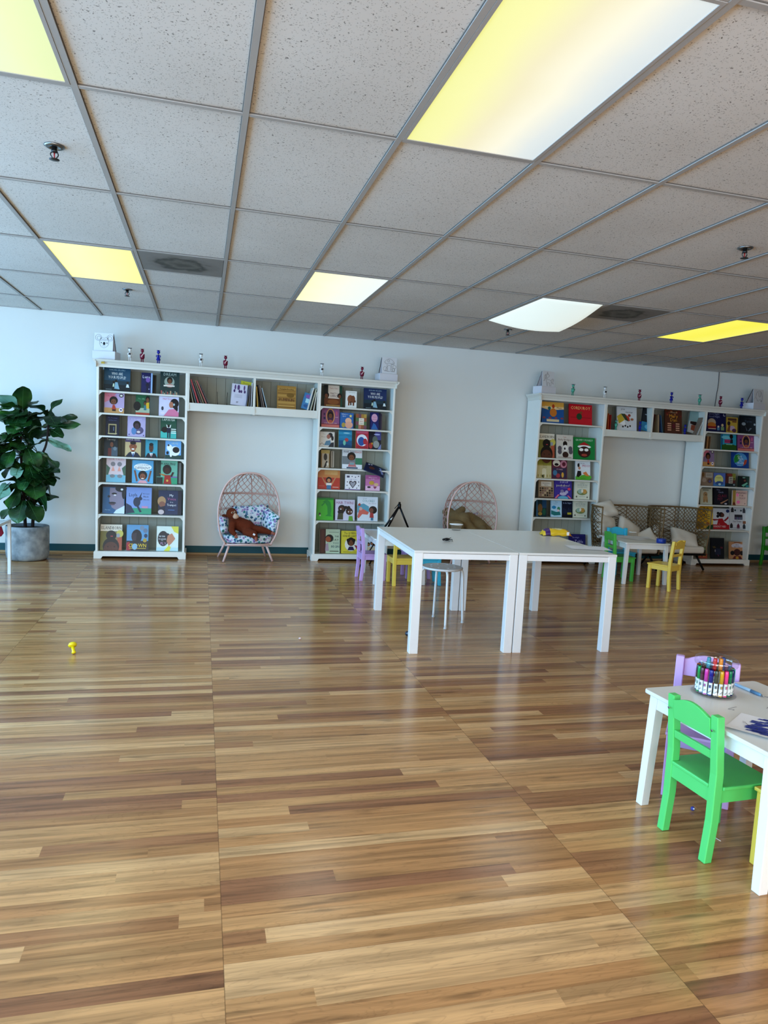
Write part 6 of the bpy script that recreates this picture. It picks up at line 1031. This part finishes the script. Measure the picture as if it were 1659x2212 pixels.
def marker(x, y, z, c, lab, rz=0, lying=False):
    t = thing('marker_pen', lab, 'marker', (x, y, z), rz, 'coloured markers in the tub'); cm = M(c, .25); wm = M('e6ebea', .35)
    b = MB(); b.lathe([(.0068, .0), (.0072, .004), (.0072, .052)], wm, 14); b.build('barrel', t)
    b = MB(); b.lathe([(.0065, -.0), (.0072, .001), (.0075, .005), (.0073, .006)], cm, 14); b.build('end_plug', t)
    b = MB(); b.lathe([(.0078, .052), (.0078, .09), (.007, .1), (.006, .102), (.0056, .098), (0, .097)], cm, 14); b.build('cap', t)
    b = MB(); dk = M('8a979c', .5)
    for k in range(3):
        a = -PI / 2 + .5 * (k - 1); R = .0076; b.x = Matrix.Rotation(a + PI / 2, 4, 'Z')
        b.prism([(-.0015, .03), (.0022, .034), (.0012, .044), (-.0022, .042)], -R, -R + .0006, cm if k == 1 else dk); b.box(-.002, .002, -R, -R + .0006, .012 + .003 * k, .0155 + .003 * k, dk)
    b.build('print', t); return t
for i, c in enumerate(ring):
    a = -PI / 2 + (i - 6.0) * 2 * PI / 21; a0 = 'front' if math.sin(a) < -.2 else 'back' if math.sin(a) > .4 else 'side'
    marker(jx + .063 * math.cos(a), jy + .063 * math.sin(a), TZ + .0075, c, '%s capped marker in the outer ring, %s of the clear tub' % (NM[c], a0), a + PI / 2)
for i, c in enumerate(('2a8aa0', 'c8242c', 'e8952c', '2c4a9a', 'b06a48')):
    a = -PI / 2 + (i - 1.8) * .75; marker(jx + .032 * math.cos(a), jy + .032 * math.sin(a) + .012, TZ + .045, c, '%s capped marker standing tall in the middle of the clear tub' % NM[c], a + PI / 2)
b = MB(); b.lathe([(.0, .0018), (.046, .0018), (.046, .044), (.0, .044)], M('2c2c30', .6), 20); o = b.build('riser', TUB)
t = thing('ballpoint_pen', 'light blue pen lying on the near play table beside the marker tub', 'pen', Z(1618, 1494, TZ), math.atan2(-.144, .01)); PB, PB2 = M('9cc4e6', .3), M('6a9cc8', .4)
b = MB(); b.x = Matrix.Translation((0, 0, .0065)) @ Matrix.Rotation(PI / 2, 4, 'Y'); b.lathe([(.003, -.075), (.0062, -.072), (.0062, .01)], PB, 12); b.build('barrel', t)
b = MB(); b.x = Matrix.Translation((0, 0, .0065)) @ Matrix.Rotation(PI / 2, 4, 'Y'); b.lathe([(.0066, .01), (.0066, .05), (.004, .062)], PB2, 12); b.build('grip', t)
b = MB(); b.x = Matrix.Translation((0, 0, .0065)) @ Matrix.Rotation(PI / 2, 4, 'Y'); b.lathe([(.004, .062), (.0008, .076)], M('c8ccd0', .2, .9), 12); b.build('tip', t)
r = random.Random(4); art = []
for i in range(46): u, v = r.uniform(.16, .42), r.uniform(.08, .92); art.append((((u, v), (u + .12, v + .03), (u + .15, v + .075), (u + .02, v + .06)), '2c3f9c'))
for i in range(16): u, v = r.uniform(.5, .7), r.uniform(.2, .8); art.append((((u, v), (u + .07, v + .02), (u + .08, v + .05), (u + .01, v + .04)), ('8a1c3c', '6a1c4a')[i % 2]))
sheet('drawing_paper', 'coloured-in page with blue and red felt strokes on the near play table', (1.918, 1.976, TZ + .0005), .28, .215, D(-55), .05, art + scrib(9, 12, '50506a'))
b = MB()
for seed, (x, y) in ((1, (1.80, 2.36)), (2, (2.09, 2.2)), (3, (2.17, 2.3)), (4, (1.93, 2.2))):
    r = random.Random(seed); pts = [(x + r.uniform(-.03, .03), y + r.uniform(-.02, .02), TZ + .0006) for _ in range(4)]; b.tube(smooth(pts, 3), .0005, M('7a7c88', .8), 3)
tag(b.build('pencil_scribble'), 'faint grey pencil scribbles on the near play table top', 'scribble')
# floor
t = thing('push_toy', 'small yellow plastic plug toy alone on the bare floor at left', 'toy', Z(157, 1411, 0), .4); YT = M('e6d21c', .3)
b = MB(); b.x = Matrix.Translation((0, 0, .047)) @ Matrix.Rotation(D(-38), 4, 'X') ; b.lathe([(0, .022), (.02, .018), (.026, .006), (.022, -.004), (.0, -.008)], YT, 20); b.build('head', t)
b = MB(); b.x = Matrix.Translation((0, 0, .047)) @ Matrix.Rotation(D(-38), 4, 'X'); b.lathe([(.011, -.004), (.010, -.036), (.013, -.04), (.012, -.05), (0, -.052)], YT, 16); b.build('stem', t)
def bead(label, p, r, c, c2): b = MB(); b.ball((0, 0, r), r, M(c, .15)); b.ball((0, -r * .55, r * 1.2), r * .55, M(c2, .15)); tag(b.build('bead', loc=(p[0], p[1], 0)), label, 'bead')
bead('dark blue-grey ball on the floor behind the front left table leg', Z(880, 1374, 0), .019, '2a3340', '6a7a8c')
bead('tiny blue and white bead on the floor under the near green chair', Z(1496, 1751, 0), .0085, '4a50a8', 'd8dcea')
for px_, py_, c, lab in ((1015, 1211, 'b98a80', 'pinkish crumb on the floor under the right egg chair'), (1030, 1208, 'c0604a', 'red crumb on the floor under the right egg chair'), (1071, 1213, '7a2018', 'dark red crumb right of the right egg chair leg'), (1087, 1398, '3a1414', 'dark crumb left of the front middle table legs'), (1622, 1255, 'd8d8d8', 'white crumb on the floor before the right edge bookcase'), (648, 1381, 'd8c0c0', 'pale pink crumb on the open floor left of the tables')):
    p = Z(px_, py_, 0); b = MB(); b.ball((0, 0, .007), (.011, .009, .007), M(c, .6), 8, 6); tag(b.build('crumb', loc=(p[0], p[1], 0)), lab, 'crumb')
b = MB(); a_, c_ = Z(1546, 1810, .002), Z(1557, 1817, .002); b.tube([a_, c_], .0012, M('e4e2da', .5), 6); tag(b.build('paper_stick'), 'thin white stick on the floor under the near green chair', 'stick')

# folded black tripod behind the big tables
t = thing('tripod', 'black folding tripod standing behind the big tables', 'tripod', (2.17, 7.93, 0)); TB = M('121317', .35, .4)
hub = Vector((0, 0, .70))
for dx, dy, k in ((-.44, -.05, 0), (-.27, .17, 0), (.31, -.02, 1)):
    f_ = Vector((dx, dy, .006)); mid = hub.lerp(f_, .42) + Vector((0, 0, .015)); b = MB(); b.tube([hub, mid], .011, TB, 8); b.tube([mid + (hub - f_).normalized() * .03, f_], .0075, TB, 8); b.ball(tuple(mid), .0145, TB, 10, 6)
    lg = b.build('leg', t); b = MB(); b.ball((dx, dy, .011), (.014, .014, .011), TB, 10, 6); b.build('foot', lg)
b = MB(); b.lathe([(.012, .67), (.02, .68), (.02, .72), (.012, .73), (.012, .745), (0, .745)], TB, 16); b.tube([(-.02, 0, .71), (-.06, -.02, .67)], .004, TB, 6); b.build('head', t)
b = MB(); b.tube([(-.075, -.012, .575), (-.1, -.016, .535)], .0125, M('c8ccd2', .2, .9), 10); b.build('clamp', t)

# ------------------------------------------------------------------ colour
sc.view_settings.view_transform = 'Standard'; sc.view_settings.look = LOOK; sc.view_settings.exposure = EXPO; sc.view_settings.gamma = 1
sc.cycles.max_bounces = 8; sc.cycles.diffuse_bounces = 5; sc.cycles.transparent_max_bounces = 16; sc.cycles.use_denoising = True; sc.cycles.caustics_reflective = False; sc.cycles.caustics_refractive = False
